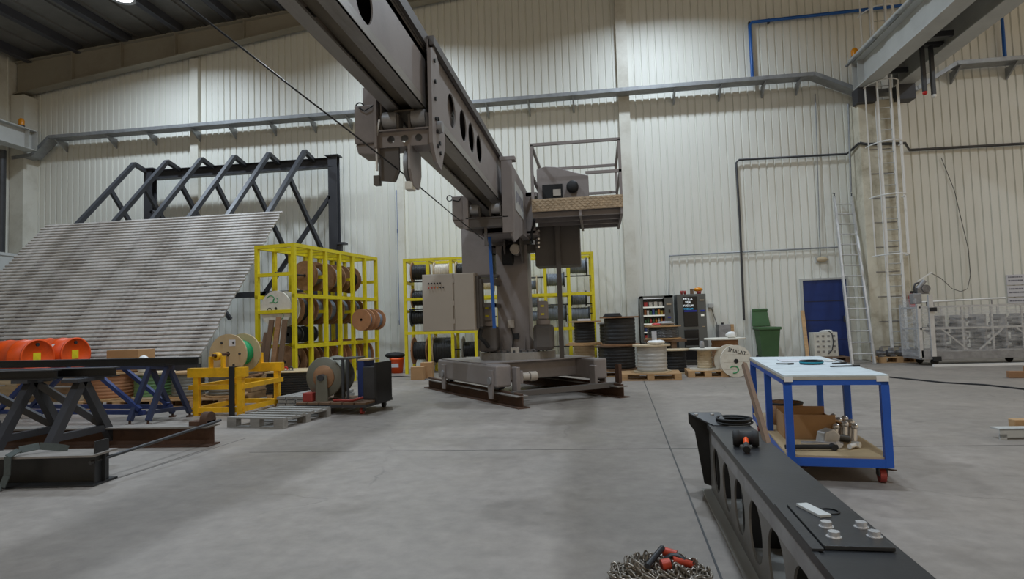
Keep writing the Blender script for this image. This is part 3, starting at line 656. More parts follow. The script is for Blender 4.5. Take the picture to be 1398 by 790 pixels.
# hanging boxes
m = MB(); m.box(-2.36, -1.83, 10.6, 11.2, 2.1, 2.98); cp(m, 'left_equipment_box', 'crane', None, .015)
m = MB(); m.box(-2.3, -1.7, 10.5, 10.9, 2.06, 2.1); m.box(-1.9, -1.5, 10.7, 11.1, 2.5, 2.6); cp(m, 'box_mount', 'crane_dark')
m = MB(); m.box(-1.04, -.25, 10.6, 11.15, 2.22, 2.92); cp(m, 'right_equipment_box', 'crane_dark', None, .015)
m = MB(); m.box(-.67, -.59, 10.5, 10.58, .62, 2.95); cp(m, 'support_post', 'crane_dark')
m = MB(); m.box(-1.25, -.97, 10.7, 11, 2.5, 2.62); cp(m, 'box_mount', 'crane_dark')
# operator platform
PX0, PX1, PY0, PY1 = -.96, .46, 9.5, 11.15
m = MB(); m.box(PX0, PX1, PY0, PY1, 2.98, 3.02); PLAT = cp(m, 'platform_deck', 'crane_dark')
m = MB(); m.box(PX0, PX1, PY0 - .012, PY0, 2.98, 3.18)
for i in range(34):
    for j in range(5):
        u = PX0 + .03 + i * .0415; z = 3.0 + j * .038; s = 1 if (i + j) % 2 else -1
        m.bar((u - .017, PY0 - .016, z - .012 * s), (u + .017, PY0 - .016, z + .012 * s), .010, .010)
cp(m, 'kick_plate', 'checker', PLAT)
m = MB(); m.box(PX1 - .012, PX1, PY0, PY1, 3.02, 3.16); cp(m, 'kick_plate', 'crane', PLAT)
for k in range(4):
    y = PY0 + .12 + k * .45; m = MB(); m.box(PX0, PX1, y - .03, y + .03, 2.90, 2.98); cp(m, 'deck_beam', 'crane', PLAT)
for x in (-.2, .44): m = MB(); m.box(x - .02, x + .02, PY0, PY1, 2.88, 2.98); cp(m, 'deck_beam', 'crane', PLAT)
for (x, y) in ((PX0 + .02, PY0 + .02), (PX1 - .02, PY0 + .02), (PX0 + .02, PY1 - .02), (PX1 - .02, PY1 - .02)):
    m = MB(); m.box(x - .022, x + .022, y - .022, y + .022, 3.02, 4.06); cp(m, 'railing_post', 'crane', PLAT)
for z in (4.06, 3.56):
    for (p, q) in (((PX0, PY0 + .02, z), (PX1, PY0 + .02, z)), ((PX0, PY1 - .02, z), (PX1, PY1 - .02, z)), ((PX1 - .02, PY0, z), (PX1 - .02, PY1, z)), ((PX0 + .02, PY0, z), (PX0 + .02, PY1, z))):
        if z < 4 and p[0] == PX0 and q[0] == PX1 and p[1] < 10: p = (-.1, p[1], z)
        m = MB(); m.bar(p, q, .044); cp(m, 'railing_bar', 'crane', PLAT)
m = MB(); m.prism([(-.93, 3.18), (-.06, 3.18), (-.06, 3.68), (-.3, 3.75), (-.6, 3.86), (-.78, 3.88), (-.93, 3.84)], 'y', 10.2, 10.6); con = cp(m, 'console_cowl', 'crane', PLAT, .01)
m = MB(); m.box(-.84, -.5, 10.185, 10.2, 3.32, 3.56); cp(m, 'console_window', 'dark_void', con)
m = MB(); m.box(-.66, -.53, 10.17, 10.185, 3.36, 3.47); cp(m, 'console_screen', 'panel_grey', con)
m = MB(); m.lathe([(.0, -.12), (.07, -.12), (.1, -.09), (.1, 0), (0, 0)], (-.33, 10.2, 3.49), 'y', 20); cp(m, 'fan_cowl', 'rubber', con)
m = MB(); m.tube([(-.98, 10.2, 3.1), (-.99, 10.1, 2.9), (-1.05, 10.15, 2.75), (-1.05, 10.3, 2.6)], .02, 6); cp(m, 'feed_cable', 'rubber', PLAT)
for k in range(5):
    m = MB(); m.cyl((-1.0, 10.55 + .02 * k, 2.55 + k * .07), (-.96, 10.5, 2.55 + k * .07), .02, n=8); cp(m, 'cable_gland', 'chrome', PLAT)
# control cabinet on arms
m = MB(); m.box(-2.90, -2.00, 9.92, 10.2, 1.14, 2.10); cab = cp(m, 'control_cabinet', 'panel_grey')
m = MB(); m.box(-2.89, -2.37, 9.895, 9.92, 1.15, 2.09); dr = cp(m, 'cabinet_door', 'panel_grey', cab, .004)
m = MB(); m.box(-2.345, -2.01, 9.895, 9.92, 1.15, 2.09); cp(m, 'cabinet_door', 'panel_grey', cab, .004)
for z in (1.3, 1.6, 1.98):
    m = MB(); m.box(-2.37, -2.345, 9.89, 9.92, z - .04, z + .04); cp(m, 'hinge', 'panel_grey', cab)
for k in range(6):
    m = MB(); x = -2.78 + k * .05
    if k < 5: m.cyl((x, 9.875, 1.945), (x, 9.895, 1.945), .012, n=8); cp(m, 'button_black', 'rubber', cab)
    m = MB(); m.cyl((x, 9.875, 1.87), (x, 9.895, 1.87), .011, n=8); cp(m, 'button_lamp', ['red', 'red', 'orange', 'amber', 'rubber', 'rubber'][k], cab)
m = MB(); m.box(-2.0, -1.95, 9.98, 10.18, 1.18, 2.05); m.box(-1.95, -1.90, 10.0, 10.2, 1.2, 2.0); cp(m, 'cooler', 'crane_dark', cab)
m = MB(); m.box(-1.95, -1.7, 10.05, 10.12, 1.93, 2.0); m.box(-1.75, -1.68, 10.05, 10.7, 1.9, 2.0); m.box(-1.95, -1.68, 10.05, 10.12, 1.52, 1.58); m.box(-1.75, -1.68, 10.05, 10.7, 1.52, 1.58); cp(m, 'cabinet_arm', 'crane_dark', cab)
m = MB(); m.tube([(-1.95, 10.1, 1.15), (-1.97, 10.05, 1.02), (-1.9, 10.1, .95), (-1.85, 10.2, .85)], .035, 8); cp(m, 'cable_loom', 'rubber', cab)
# blue strap hanging from the boom housing
o = tag(MB().bar(at(668, 318, Y=9.9), at(675, 448, Y=9.9), .055, .006, (0, 1, 0)).build('lifting_strap', 'blue_pipe'), 'blue webbing strap hanging from the boom in front of the mast', 'strap')
# wire rope
tag(MB().tube([at(205, -32, Y=2.9), at(400, 120, Y=4.0), at(490, 189, Y=4.6), at(562, 246, Y=4.97), at(612, 288, Y=7.2), at(660, 327, Y=OY0)], .0065, 6).build('wire_rope', 'steel_black'), 'thin steel wire rope slanting under the telescopic boom', 'wire rope')
# ------------------------------------------------------------------ reels, racks, pallets
def reel(label, group, loc, rz, fr, wr, wd, fm='wood', wm='cable_black', tilt=None, name='cable_reel', hole=True, ax='x', n=26):
    """cable reel; axis along local x (ax='x') or standing on its flange (ax='z', loc = underside)"""
    t = thing(name, label, 'cable reel', loc, rz, group)
    ft = .03; c = wd / 2 if ax == 'z' else 0
    for sgn in (-1, 1):
        h0 = c + sgn * wd / 2; h1 = h0 - sgn * ft; a, b = min(h0, h1), max(h0, h1)
        m = MB(); m.lathe([(.035, a), (fr, a), (fr, b), (.035, b), (.035, a)], (0, 0, 0), ax, n, False); m.build('flange', fm, t, 0, False)
    a, b = c - wd / 2 + ft, c + wd / 2 - ft
    m = MB(); k = 7; pr = [(.04, a)]
    for i in range(k):
        h = a + (b - a) * i / k; g = (b - a) / k
        pr += [(wr - .006, h + .002), (wr + .004, h + g * .3), (wr + .004, h + g * .7), (wr - .006, h + g - .002)]
    pr += [(.04, b)]
    m.lathe(pr, (0, 0, 0), ax, n); m.build('winding', wm, t, 0, False)
    return t
def rot_to(o, mtx): o.matrix_world = mtx
def rack(label, loc, rz, L, D, H, nb, levels):
    t = thing('reel_rack', label, 'rack', loc, rz); w_ = .075
    for i in range(nb + 1):
        for y in (0, D):
            x = L * i / nb
            m = MB(); m.box(x - w_ / 2, x + w_ / 2, y - w_ / 2, y + w_ / 2, 0, H - w_); m.build('post', 'yellow', t, 0, False)
    for z in levels + [H - w_ / 2]:
        for y in (0, D):
            m = MB(); m.box(-w_ / 2, L + w_ / 2, y - w_ / 2 - .003, y + w_ / 2 + .003, z - w_ / 2, z + w_ / 2); m.build('beam', 'yellow', t, 0, False)
    for z in levels + [H - w_ / 2] + [1.62, 2.38]:
        for i in range(nb + 1):
            if 0 < i < nb and z in (1.62, 2.38) and i % 2: continue
            if i == 0 and z in levels: continue
            x = L * i / nb
            m = MB(); m.box(x - .035, x + .035, 0, D, z - w_ / 2 + .002, z + w_ / 2 - .002); m.build('cross_bar', 'yellow', t, 0, False)
    for z, yy in ((2.42, D / 2), (1.68, D / 2), (1.42, D / 2), (.58, D / 2)):
        m = MB(); m.cyl((0, yy, z), (L, yy, z), .02, n=6); m.build('reel_axle', 'steel_dark', t, 0, False)
    return t
R1L, R1Z = Vector((-6.05, 11.55, 0)), math.atan2(.985, .17)
rack('yellow steel reel rack in front of the slatted ramp', R1L, R1Z, 3.2, .9, 3.0, 6, [.9, 1.93])
R2L, R2Z = Vector((-4.95, 15.35, 0)), R_(4)
rack('yellow steel reel rack against the back wall behind the crane', R2L, R2Z, 4.88, .85, 3.0, 8, [1.05, 1.93])
def onrack(L0, rz, x, y, z): return L0 + Matrix.Rotation(rz, 3, 'Z') @ Vector((x, y, 0)) + Vector((0, 0, z))
G1 = 'reels on the rack in front of the ramp'; cnt = {True: 0, False: 0}
for (lx, ly, z, fr, wr, wd, fm, wm, lb) in (
    (1.15, .45, 2.42, .33, .2, .4, 'wood_brown', 'cable_steel', 'brown wooden reel on the top axle of the rack by the ramp, nearest its planks'),
    (1.85, .45, 2.42, .33, .22, .4, 'wood_brown', 'cable_grey', 'brown wooden reel with grey cable, middle one of the rack top axle'),
    (2.5, .45, 2.42, .33, .24, .45, 'wood_brown', 'cable_black', 'brown wooden reel with dark cable on the rack top axle'),
    (.15, .45, 1.68, .37, .2, .3, 'wood_white', 'cable_grey', 'white painted reel with green handwriting on the rack above the leaning planks'),
    (.62, .45, 1.68, .36, .25, .36, 'wood_brown', 'cable_black', None), (1.12, .45, 1.68, .34, .25, .36, 'wood_brown', 'cable_grey', None), (1.62, .45, 1.68, .34, .25, .36, 'wood_brown', 'cable_grey', None),
    (2.12, .45, 1.68, .34, .25, .36, 'wood_brown', 'cable_grey', None), (2.62, .45, 1.68, .34, .25, .36, 'wood_brown', 'cable_grey', None),
    (2.05, -.33, 1.42, .25, .18, .22, 'burlap', 'cable_grey', 'small tan reel hung on the outside of the rack, left of its twin'), (2.5, -.33, 1.42, .25, .18, .3, 'burlap', 'cable_grey', 'small tan reel hung on the outside of the rack, right of its twin'),
    (.45, .4, 1.14, .18, .14, .3, 'steel_dark', 'cable_black', 'small dark reel low behind the leaning planks'), (.95, .4, 1.14, .18, .14, .3, 'steel_dark', 'cable_black', 'small dark reel under the second brown reel of the rack'),
    (.4, .45, .98 - .4, .34, .2, .3, 'wood_brown', 'cable_black', None), (.85, .45, .58, .34, .2, .34, 'wood_brown', 'cable_black', None), (1.3, .45, .58, .34, .28, .34, 'wood_brown', 'cable_black', None),
    (1.75, .40, .58, .38, .3, .3, 'burlap', 'cable_grey', None), (2.25, .40, .58, .4, .34, .42, 'burlap', 'cable_grey', None), (2.85, .40, .58, .4, .34, .4, 'burlap', 'cable_grey', None)):
    if lb is None:
        k_ = ['first', 'second', 'third', 'fourth', 'fifth', 'sixth'][cnt[z > 1]]; cnt[z > 1] += 1
        lb = (k_ + ' brown reel behind the white painted one on the rack') if z > 1 else (k_ + ' reel of the bottom rack row counted from the leaning planks')
    t = reel(lb, G1, onrack(R1L, R1Z, lx, ly, z), R1Z, fr, wr, wd, fm, wm)
    if fm == 'wood_white':
        for (cy, cz, rr, a0, a1, mt) in ((.12, .2, .09, .3, 5, 'green_cable'), (-.1, -.15, .09, 1, 6, 'green_cable'), (.0, .17, .06, 2, 7, 'green_cable'), (.15, -.02, .05, 0, 4, 'ink')):
            m = MB(); m.tube([(-wd / 2 - .004, cy + rr * cos(a0 + (a1 - a0) * i / 10), cz + rr * .8 * sin(a0 + (a1 - a0) * i / 10)) for i in range(11)], .008, 4); m.build('handwriting', mt, t, 0, False)
G2 = 'reels on the rack against the back wall'
for (lx, z, fr, wr, wd, fm, wm, lb) in (
    (.32, 2.67, .27, .2, .45, 'wood_brown', 'cable_black', 'black cable reel at the top left end of the back wall rack'), (.92, 2.67, .25, .19, .45, 'wood_pale', 'cable_white', 'cream cable reel in the top row of the back wall rack'),
    (1.5, 2.67, .26, .19, .42, 'wood_pale', 'cable_black', 'black cable reel beside the cream one in the top row of the back wall rack'),
    (.3, 1.98, .26, .2, .42, 'wood_brown', 'cable_black', 'black cable reel in the second row of the back wall rack'), (.3, 1.46, .24, .18, .5, 'steel_dark', 'cable_black', 'black cable reel in the third row of the back wall rack'),
    (.3, .58, .36, .24, .42, 'burlap', 'cable_black', 'black reel with tan flanges at the bottom left of the back wall rack'), (.92, .58, .40, .33, .55, 'wood_pale', 'cable_black', 'large black reel with pale flanges at the bottom of the back wall rack'),
    (1.62, .58, .34, .2, .4, 'wood_grey', 'cable_black', 'grey flanged reel at the bottom of the back wall rack behind the cabinet'), (2.1, 2.3, .22, .16, .4, 'wood_brown', 'cable_white', 'cream reel glimpsed between the cabinet and the mast'),
    (3.3, 2.22, .26, .12, .3, 'wood_pale', 'cable_grey', 'half empty grey reel right behind the mast, upper row'), (3.3, 1.76, .17, .13, .34, 'wood_brown', 'cable_grey', 'grey reel right behind the mast, middle row'), (3.3, 1.40, .17, .13, .3, 'wood_grey', 'cable_grey', 'grey reel right behind the mast, lower row'),
    (3.92, 2.34, .2, .16, .5, 'steel_dark', 'cable_grey', 'grey wire reel under the right equipment box'), (3.92, 1.46, .24, .19, .55, 'steel_dark', 'cable_grey', 'grey wire reel behind the support post'),
    (4.52, 2.66, .24, .17, .5, 'steel_dark', 'cable_grey', 'grey wire reel at the top right end of the back wall rack'), (4.52, 1.83, .2, .16, .42, 'steel_dark', 'cable_grey', 'grey wire reel in the upper right middle row of the back wall rack'), (4.52, 1.42, .19, .17, .55, 'steel_dark', 'cable_grey', 'grey wire reel in the lower right middle row of the back wall rack')):
    reel(lb, G2, onrack(R2L, R2Z, lx, .42, z), R2Z, fr, wr, wd, fm, wm)

def pallet(label, loc, rz, L=1.2, W=.8, top='wood', blk='wood', nb=7, group=None):
    t = thing('pallet', label, 'pallet', loc, rz, group)
    for y in (-W / 2 + .05, 0, W / 2 - .05):
        m = MB(); m.box(-L / 2, L / 2, y - .05, y + .05, 0, .02); m.build('bottom_board', blk, t, 0, False)
        for x in (-L / 2 + .07, 0, L / 2 - .07):
            m = MB(); m.box(x - .07, x + .07, y - .05, y + .05, .02, .095); m.build('block', blk, t, 0, False)
    for x in (-L / 2 + .07, 0, L / 2 - .07):
        m = MB(); m.box(x - .07, x + .07, -W / 2, W / 2, .095, .115); m.build('stringer_board', blk, t, 0, False)
    for i in range(nb):
        y = -W / 2 + .05 + (W - .1) * i / (nb - 1)
        m = MB(); m.box(-L / 2, L / 2, y - .045, y + .045, .115, .135); m.build('top_board', top, t, 0, False)
    return t

# ------------------------------------------------------------------ big slatted ramp on its dark steel frame
FR = thing('ramp_frame', 'dark steel truss frame carrying the slatted ramp', 'steel frame', (-10.5, 13.8, 0))
PS = 1.077                 # slope of the ramp plane
def zplane(y): return 6.2 + (y - 15.8) * PS
rx = [at(px, 215, Y=15.8).x for px in (183, 228, 275, 320, 367, 416)]
for x in rx:
    m = MB(); m.bar((x, 10.7, zplane(10.7)), (x, 15.8, zplane(15.8)), .11, .11); m.build('sloping_rafter', 'frame_dark', FR)
    m = MB(); m.bar((x, 15.8, zplane(15.8)), (x, 16.35, 6.08), .11, .11); m.build('ridge_strut', 'frame_dark', FR)
    m = MB(); m.bar((x, 14.95, zplane(14.95) - .05), (x + .35, 16.3, 3.2), .1, .1); m.build('brace', 'frame_dark', FR)
    m = MB(); m.box(x - .06, x + .06, 10.7, 10.82, 0, .68); m.build('front_leg', 'frame_dark', FR)
xa, xb = at(205, 260, Y=16.35).x, at(456, 260, Y=16.35).x
m = MB(); m.ibeam((xa, 16.35, 5.84), (xb, 16.35, 5.84), .28, .2); m.build('rear_beam', 'frame_dark', FR)
for x in (xa, xb):
    m = MB(); m.box(x - .13, x + .13, 16.25, 16.27, 0, 6.15); m.box(x - .13, x + .13, 16.45, 16.47, 0, 6.15); m.box(x - .01, x + .01, 16.27, 16.45, 0, 6.15); m.box(x - .2, x + .2, 16.2, 16.5, 6.15, 6.18); m.build('rear_post', 'frame_dark', FR)
m = MB(); m.box(xb + .12, xb + .35, 16.2, 16.45, 3.6, 3.66); m.box(xb + .12, xb + .22, 16.25, 16.4, 3.2, 3.6); m.build('bracket', 'frame_dark', FR)
m = MB(); m.bar((xb - .1, 16.3, 5.0), (xb - 2.2, 16.3, 2.2), .1, .1); m.build('diagonal', 'frame_dark', FR)
m = MB(); m.bar((xa + .1, 16.3, 4.9), (xa + 2.6, 16.3, 1.6), .1, .1); m.build('diagonal', 'frame_dark', FR)
m = MB(); m.box(xa, xb, 16.25, 16.4, 2.2, 2.36); m.build('rear_rail', 'frame_dark', FR)
m = MB(); m.bar((-14.3, 10.66, .58), (rx[-1] + .4, 10.66, .58), .12, .16); m.build('front_rail', 'frame_dark', FR)
m = MB(); m.box(rx[-1] - .06, rx[-1] + .06, 11.1, 16.2, .05, .17); m.build('floor_rail', 'frame_dark', FR)
RAMP = thing('slatted_ramp', 'large pale weathered ramp deck of horizontal slats', 'ramp', (-11, 11.1, .6))
ns = 43; ya, yb = 10.72, 13.8; ang = math.atan(PS)
sl = None; X0, X1 = -14.0, rx[-1] + .42
nrm = Vector((0, -sin(ang), cos(ang))); tg = Vector((0, cos(ang), sin(ang)))
for i in range(ns):
    y = ya + (yb - ya) * i / (ns - 1); c = Vector((X0, y, zplane(y))) + nrm * .06
    if sl is None:
        m = MB(); w2 = .040; pr = [(-w2, 0), (-w2, .018), (-w2 * .6, .032), (w2 * .6, .032), (w2, .018), (w2, 0)]; LX = X1 - X0
        vs = [Vector((x, 0, 0)) + tg * u + nrm * h for x in (0, LX) for u, h in pr]; k = len(pr)
        m.add(vs, [list(range(k)), list(range(2 * k - 1, k - 1, -1))] + [(j, j + k, (j + 1) % k + k, (j + 1) % k) for j in range(k)])
        o = sl = m.build('slat', 'slat', RAMP, 0, False)
    else:
        o = sl.copy(); COL.objects.link(o)
    o.location = c - RAMP.location + Vector((random.uniform(-.03, .03), 0, 0)) + nrm * random.uniform(-.004, .004)

# ------------------------------------------------------------------ trestles, beams, orange drums
def hframe(t, p, q, r, name='leg', mt='frame_dark', w_=.1): 
    m = MB(); m.bar(p, q, w_, w_); return m.build(name, mt, t)
def floor_beam(label, p, q, h, b, mt, plate=False):
    p = Vector(p); q = Vector(q); t = thing('floor_beam', label, 'steel beam', p); d = (q - p)
    z = Vector((0, 0, 1))
    m = MB(); m.bar(p + z * .008, q + z * .008, b, .016); m.build('bottom_flange', mt, t)
    m = MB(); m.bar(p + z * (h - .008), q + z * (h - .008), b, .016); m.build('top_flange', 'rust_top', t)
    m = MB(); m.bar(p + z * h / 2, q + z * h / 2, .012, h - .032); m.build('web', mt, t)
    if plate:
        u = d.normalized(); m = MB(); m.bar(p + u * .03 + z * (h * .5 + .05), p + u * .042 + z * (h * .5 + .05), b * .55, h + .1); m.build('end_plate', 'steel_black', t)
    return t
floor_beam('dark steel floor beam with end plate and grey strap over it', (-4.2, 4.72, 0), (-8.5, 4.3, 0), .26, .3, 'steel_black', True)
floor_beam('long rusty steel floor beam behind the trestles', (-4.25, 6.28, 0), (-11, 6.05, 0), .22, .22, 'rust')
t = thing('tie_rod', 'thin steel rod joining the two floor beams', 'rod', (-4.25, 4.7, .2))
m = MB(); m.cyl((-4.24, 4.6, .19), (-4.22, 6.35, .26), .015, n=8); m.build('rod', 'steel_dark', t)
m = MB(); m.box(-4.5, -4.28, 6.2, 6.34, .222, .27); m.cyl((-4.36, 6.27, .28), (-4.28, 6.27, .28), .09, n=14); m.build('clamp', 'rust', t)
T = thing('trestle', 'heavy dark steel trestle with splayed legs under the black beams', 'trestle', (-5.8, 5.85, 0))
for ax in (-6.9, -6.1, -5.5):
    for fy in (5.42, 6.28):
        lg = hframe(T, (ax, 5.86, .79), (ax, fy, .06), 0, 'leg', 'frame_dark', .085)
        m = MB(); m.cyl((ax, fy, 0), (ax, fy, .02), .05, n=12); m.cyl((ax, fy, .0), (ax, fy, .1), .018, n=8); m.build('levelling_foot', 'steel_dark', lg)
    hframe(T, (ax, 5.5, .22), (ax, 6.2, .22), 0, 'foot_brace', 'frame_dark', .07)
    m = MB(); m.box(ax - .1, ax + .1, 5.7, 6.05, .765, .80); m.build('head_plate', 'frame_dark', T)
hframe(T, (-6.1, 5.9, .76), (-5.5, 6.22, .2), 0, 'diagonal', 'frame_dark', .07)
hframe(T, (-6.9, 5.9, .76), (-6.1, 6.22, .2), 0, 'diagonal', 'frame_dark', .07)
def top_beam(label, p, q, h=.1, b=.12, mt='steel_black'):
    t = thing('steel_section', label, 'steel beam', p, 0, 'steel sections on the trestles'); p = Vector(p); q = Vector(q); z = Vector((0, 0, 1))
    m = MB(); m.bar(p + z * .006, q + z * .006, b, .012); m.build('lower_flange', mt, t)
    m = MB(); m.bar(p + z * (h - .006), q + z * (h - .006), b, .012); m.build('upper_flange', 'steel_dark', t)  # lighter steel on the upper flange: sheen from above put into its colour
    m = MB(); m.bar(p + z * h / 2, q + z * h / 2, .01, h - .024); m.build('web', mt, t)
top_beam('short black steel section on the front of the trestle', (-5.72, 5.78, .802), (-10, 5.6, .802))
top_beam('black steel section with yellow paint marks lying behind the short one', (-5.2, 5.98, .802), (-10, 5.86, .802))
top_beam('longest black steel section reaching over the blue trestle', (-5.62, 7.95, .792), (-11.5, 8.6, .792), .11, .12)
T = thing('trestle', 'dark blue steel trestle with two pairs of splayed legs', 'trestle', (-6.2, 8, 0))
for i, ax in enumerate((-6.42, -6.14)):
    for fy, sx in ((7.65, -.02), (8.4, .06)):
        lg = hframe(T, (ax, 8.02, .79), (ax + sx, fy, .06), 0, 'leg', 'frame_blueblack', .06)
        m = MB(); m.cyl((ax + sx, fy, 0), (ax + sx, fy, .02), .05, n=12); m.cyl((ax + sx, fy, 0), (ax + sx, fy, .1), .016, n=8); m.build('levelling_foot', 'rust', lg)
hframe(T, (-6.42, 7.7, .14), (-6.1, 8.36, .14), 0, 'foot_brace', 'frame_blueblack', .05)
for dy in (7.75, 8.3):
    hframe(T, (-9.2, dy + .3, .16), (-6.3, dy, .16), 0, 'base_bar', 'blue_dark', .06)
    hframe(T, (-7.1, dy + .02, .74), (-6.35, dy - .02, .2), 0, 'diagonal', 'blue_dark', .055)
    hframe(T, (-8.9, dy + .25, .18), (-8.2, dy + .2, .76), 0, 'diagonal', 'blue_dark', .055)
m = MB(); m.box(-9.2, -6.1, 7.98, 8.1, .74, .79); m.build('head_rail', 'frame_blueblack', T)
# webbing sling over the front floor beam
sg = MB(); SP = [(-5.3, 4.36, .012), (-5.0, 4.40, .012), (-4.90, 4.44, .03), (-4.88, 4.465, .12), (-4.88, 4.47, .272), (-4.86, 4.55, .31), (-4.78, 4.66, .32), (-4.66, 4.74, .29), (-4.60, 4.76, .272)]
for p_, q_ in zip(SP[:-1], SP[1:]): sg.bar(p_, q_, .06, .008, (0, -1, .3))
tag(sg.build('lifting_sling', 'webbing'), 'grey webbing sling draped over the front floor beam', 'sling')
tag(MB().bar((-5.0, 4.38, .285), (-5.45, 4.16, .03), .07, .008).build('lifting_sling', 'webbing'), 'grey strap end hanging off the front floor beam', 'sling')
# orange drums on a crate
def drum(label, c, yaw):
    t = thing('oil_drum', label, 'drum', c, yaw, 'orange drums behind the trestle')
    r = .29; L = .88
    m = MB(); m.lathe([(0, -L + .02), (r - .015, -L + .02), (r, -L), (r, -L * .68), (r + .012, -L * .66), (r, -L * .64), (r, -L * .34), (r + .012, -L * .32), (r, -L * .30), (r, -.0), (r - .012, 0), (r - .012, -.02), (0, -.02)], (0, 0, 0), 'x', 32); m.build('shell', 'orange', t, 0, False)
    m = MB(); m.lathe([(r - .013, .004), (r + .009, .004), (r + .009, -.014), (r - .013, -.014)], (0, 0, 0), 'x', 32); m.build('rim', 'orange', t, 0, False)
    m = MB(); m.cyl((-.018, .0, r * .72), (-.004, .0, r * .72), .03, n=12); m.build('bung', 'rubber', t, 0, False)
    m = MB(); m.box(-.019, -.015, -.07, .06, -.08, .075); m.build('label_sheet', 'yellow', t, 0, False)
    return t
p = at(52, 487, Y=9.0); d1 = drum('orange steel drum with yellow label lying nearer the black beams', (p.x, 9.0, .92), R_(-4))
p = at(104, 484, Y=9.75); d2 = drum('orange steel drum with white sticker lying behind its neighbour', (p.x, 9.75, .93), R_(-4))
m = MB(); m.add([(-.2 + .0, -.22, .195), (-.32, -.22, .195), (-.34, -.26, .14), (-.22, -.26, .14)], [(0, 1, 2, 3)]); m.build('sticker', 'plastic_white', d2, 0, False)
t = thing('timber_crate', 'open timber crate holding the orange drums', 'crate', (-10, 9.3, 0))
for (x0, x1, y0, y1) in ((-11.0, -9.35, 8.85, 8.9), (-11.0, -9.35, 10.0, 10.05)):
    for k in range(4):
        m = MB(); m.box(x0, x1, y0, y1, .05 + k * .145, .17 + k * .145); m.build('side_board', 'wood_pale', t)
for x in (-10.9, -10.1, -9.4):
    m = MB(); m.box(x - .05, x + .05, 8.9, 10.0, .52, .62); m.build('cross_batten', 'wood_pale', t)
    m = MB(); m.box(x - .05, x + .05, 8.79, 8.85, 0, .6); m.build('upright', 'wood', t)
# upright drums behind the trestles
GD = 'drums standing on pallets under the ramp'
for (cx, cy, fr, wr, h, fm, wm, lb, z0) in ((-8.52, 9.7, .40, .35, .46, 'wood', 'burlap', 'upright reel wrapped in brown sacking under the ramp', .14), (-7.74, 9.75, .34, .30, .44, 'wood_pale', 'green_drum_wind', 'upright reel wrapped in green film under the ramp', .14),
        (-7.08, 9.75, .31, .26, .44, 'wood', 'steel_drum_wind', 'upright steel wire reel beside the green one', .14), (-6.42, 9.85, .34, .29, .44, 'wood', 'steel_drum_wind', 'upright steel wire reel behind the yellow stand', .14), (-6.55, 10.55, .34, .26, .62, 'wood_brown', 'steel_drum_wind', 'taller upright wire reel under the ramp corner', .42)):
    reel(lb, GD, (cx, cy, z0), 0, fr, wr, h, fm, wm, ax='z')
pallet('low pallet under the brown and green reels', (-8.12, 9.72, 0), R_(2), 1.5, .8)
pallet('low pallet under the steel wire reels by the yellow stand', (-6.75, 9.8, 0), R_(2), 1.15, .8)
t = thing('timber_block', 'timber block stack carrying the taller wire reel', 'timber', (-6.55, 10.6, 0))
for k in range(3):
    m = MB(); m.box(-6.85, -6.25, 10.32 , 10.85, k * .14 + .004, k * .14 + .134); m.build('beam', 'wood', t)
p = at(180, 492, Y=9.9); m = MB(); m.box(p.x - .33, p.x + .3, 9.7, 10.1, .605, .98)
o = tag(m.build('cardboard_box', 'cardboard', None, .006), 'brown cardboard box on the sacking wrapped reel', 'box')
p = at(196, 508, Y=9.55); m = MB(); m.sphere((p.x, 9.55, .72), .15, 12, (.8, .7, 1.1)); tag(m.build('plastic_bag', 'plastic_white'), 'white plastic bag on the green reel', 'bag')

# yellow reel stand with wooden reel and green cable
Y0, Y1 = 8.5, 9.55; XA, XB = -6.1, -5.32
T = thing('reel_stand', 'warm yellow steel unreeling stand with green cable reel on it', 'reel stand', (-5.7, 8.5, 0))
def yb(p, q, nm, w_=.07, h=None): m = MB(); m.bar(p, q, w_, h or w_); return m.build(nm, 'yellow_warm', T)
for y in (Y0, Y1):
    for x in (XA + .07, XB): yb((x, y, 0), (x, y, .57), 'post', .08)
    yb((XA, y, .08), (XB, y, .08), 'lower_rail'); yb((XA - .05, y, .42), (XB + .05, y, .42), 'middle_rail')
    yb((XA - .06, y, .64), (XB + .1, y, .64), 'top_channel', .1, .14)
    for dx in (-.1, .1):
        yb((-5.7 + dx, y, .71), (-5.7 + dx, y, .88), 'bearing_post', .03, .08)
    m = MB(); m.lathe([(.025, -.04), (.06, -.04), (.06, .04), (.025, .04)], (-5.7, y, .88), 'y', 16); m.build('bearing', 'yellow_warm', T)
for x in (XA + .02, XB + .02):
    yb((x, Y0, .08), (x, Y1, .08), 'side_rail'); yb((x, Y0, .42), (x, Y1 + .1, .42), 'side_rail')
m = MB(); m.cyl((-5.7, Y0 - .1, .9), (-5.7, Y1 + .1, .9), .022, n=10); m.build('axle', 'rust', T)
t = reel('wooden reel of bright green cable on the yellow stand', None, (-5.7, 8.98, .9), pi / 2, .31, .2, .42, 'plywood', 'green_cable')
for a in range(6):
    m = MB(); aa = a * pi / 3; m.cyl((-.225, .2 * cos(aa), .2 * sin(aa)), (-.21, .2 * cos(aa), .2 * sin(aa)), .018, n=8); m.build('bolt', 'steel_dark', t, 0, False)
m = MB(); m.box(-.214, -.212, -.13, -.02, .12, .22); m.build('paper_label', 'paper', t, 0, False)
m = MB(); m.bar((-5.42, 8.43, .72), (-5.42, 8.43, .0), .09, .012, (0, 1, 0)); m.bar((-5.42, 8.43, .72), (-5.42, 8.6, .72), .09, .012); tag(m.build('lifting_sling', 'rubber'), 'black webbing sling hanging over the yellow stand', 'sling')
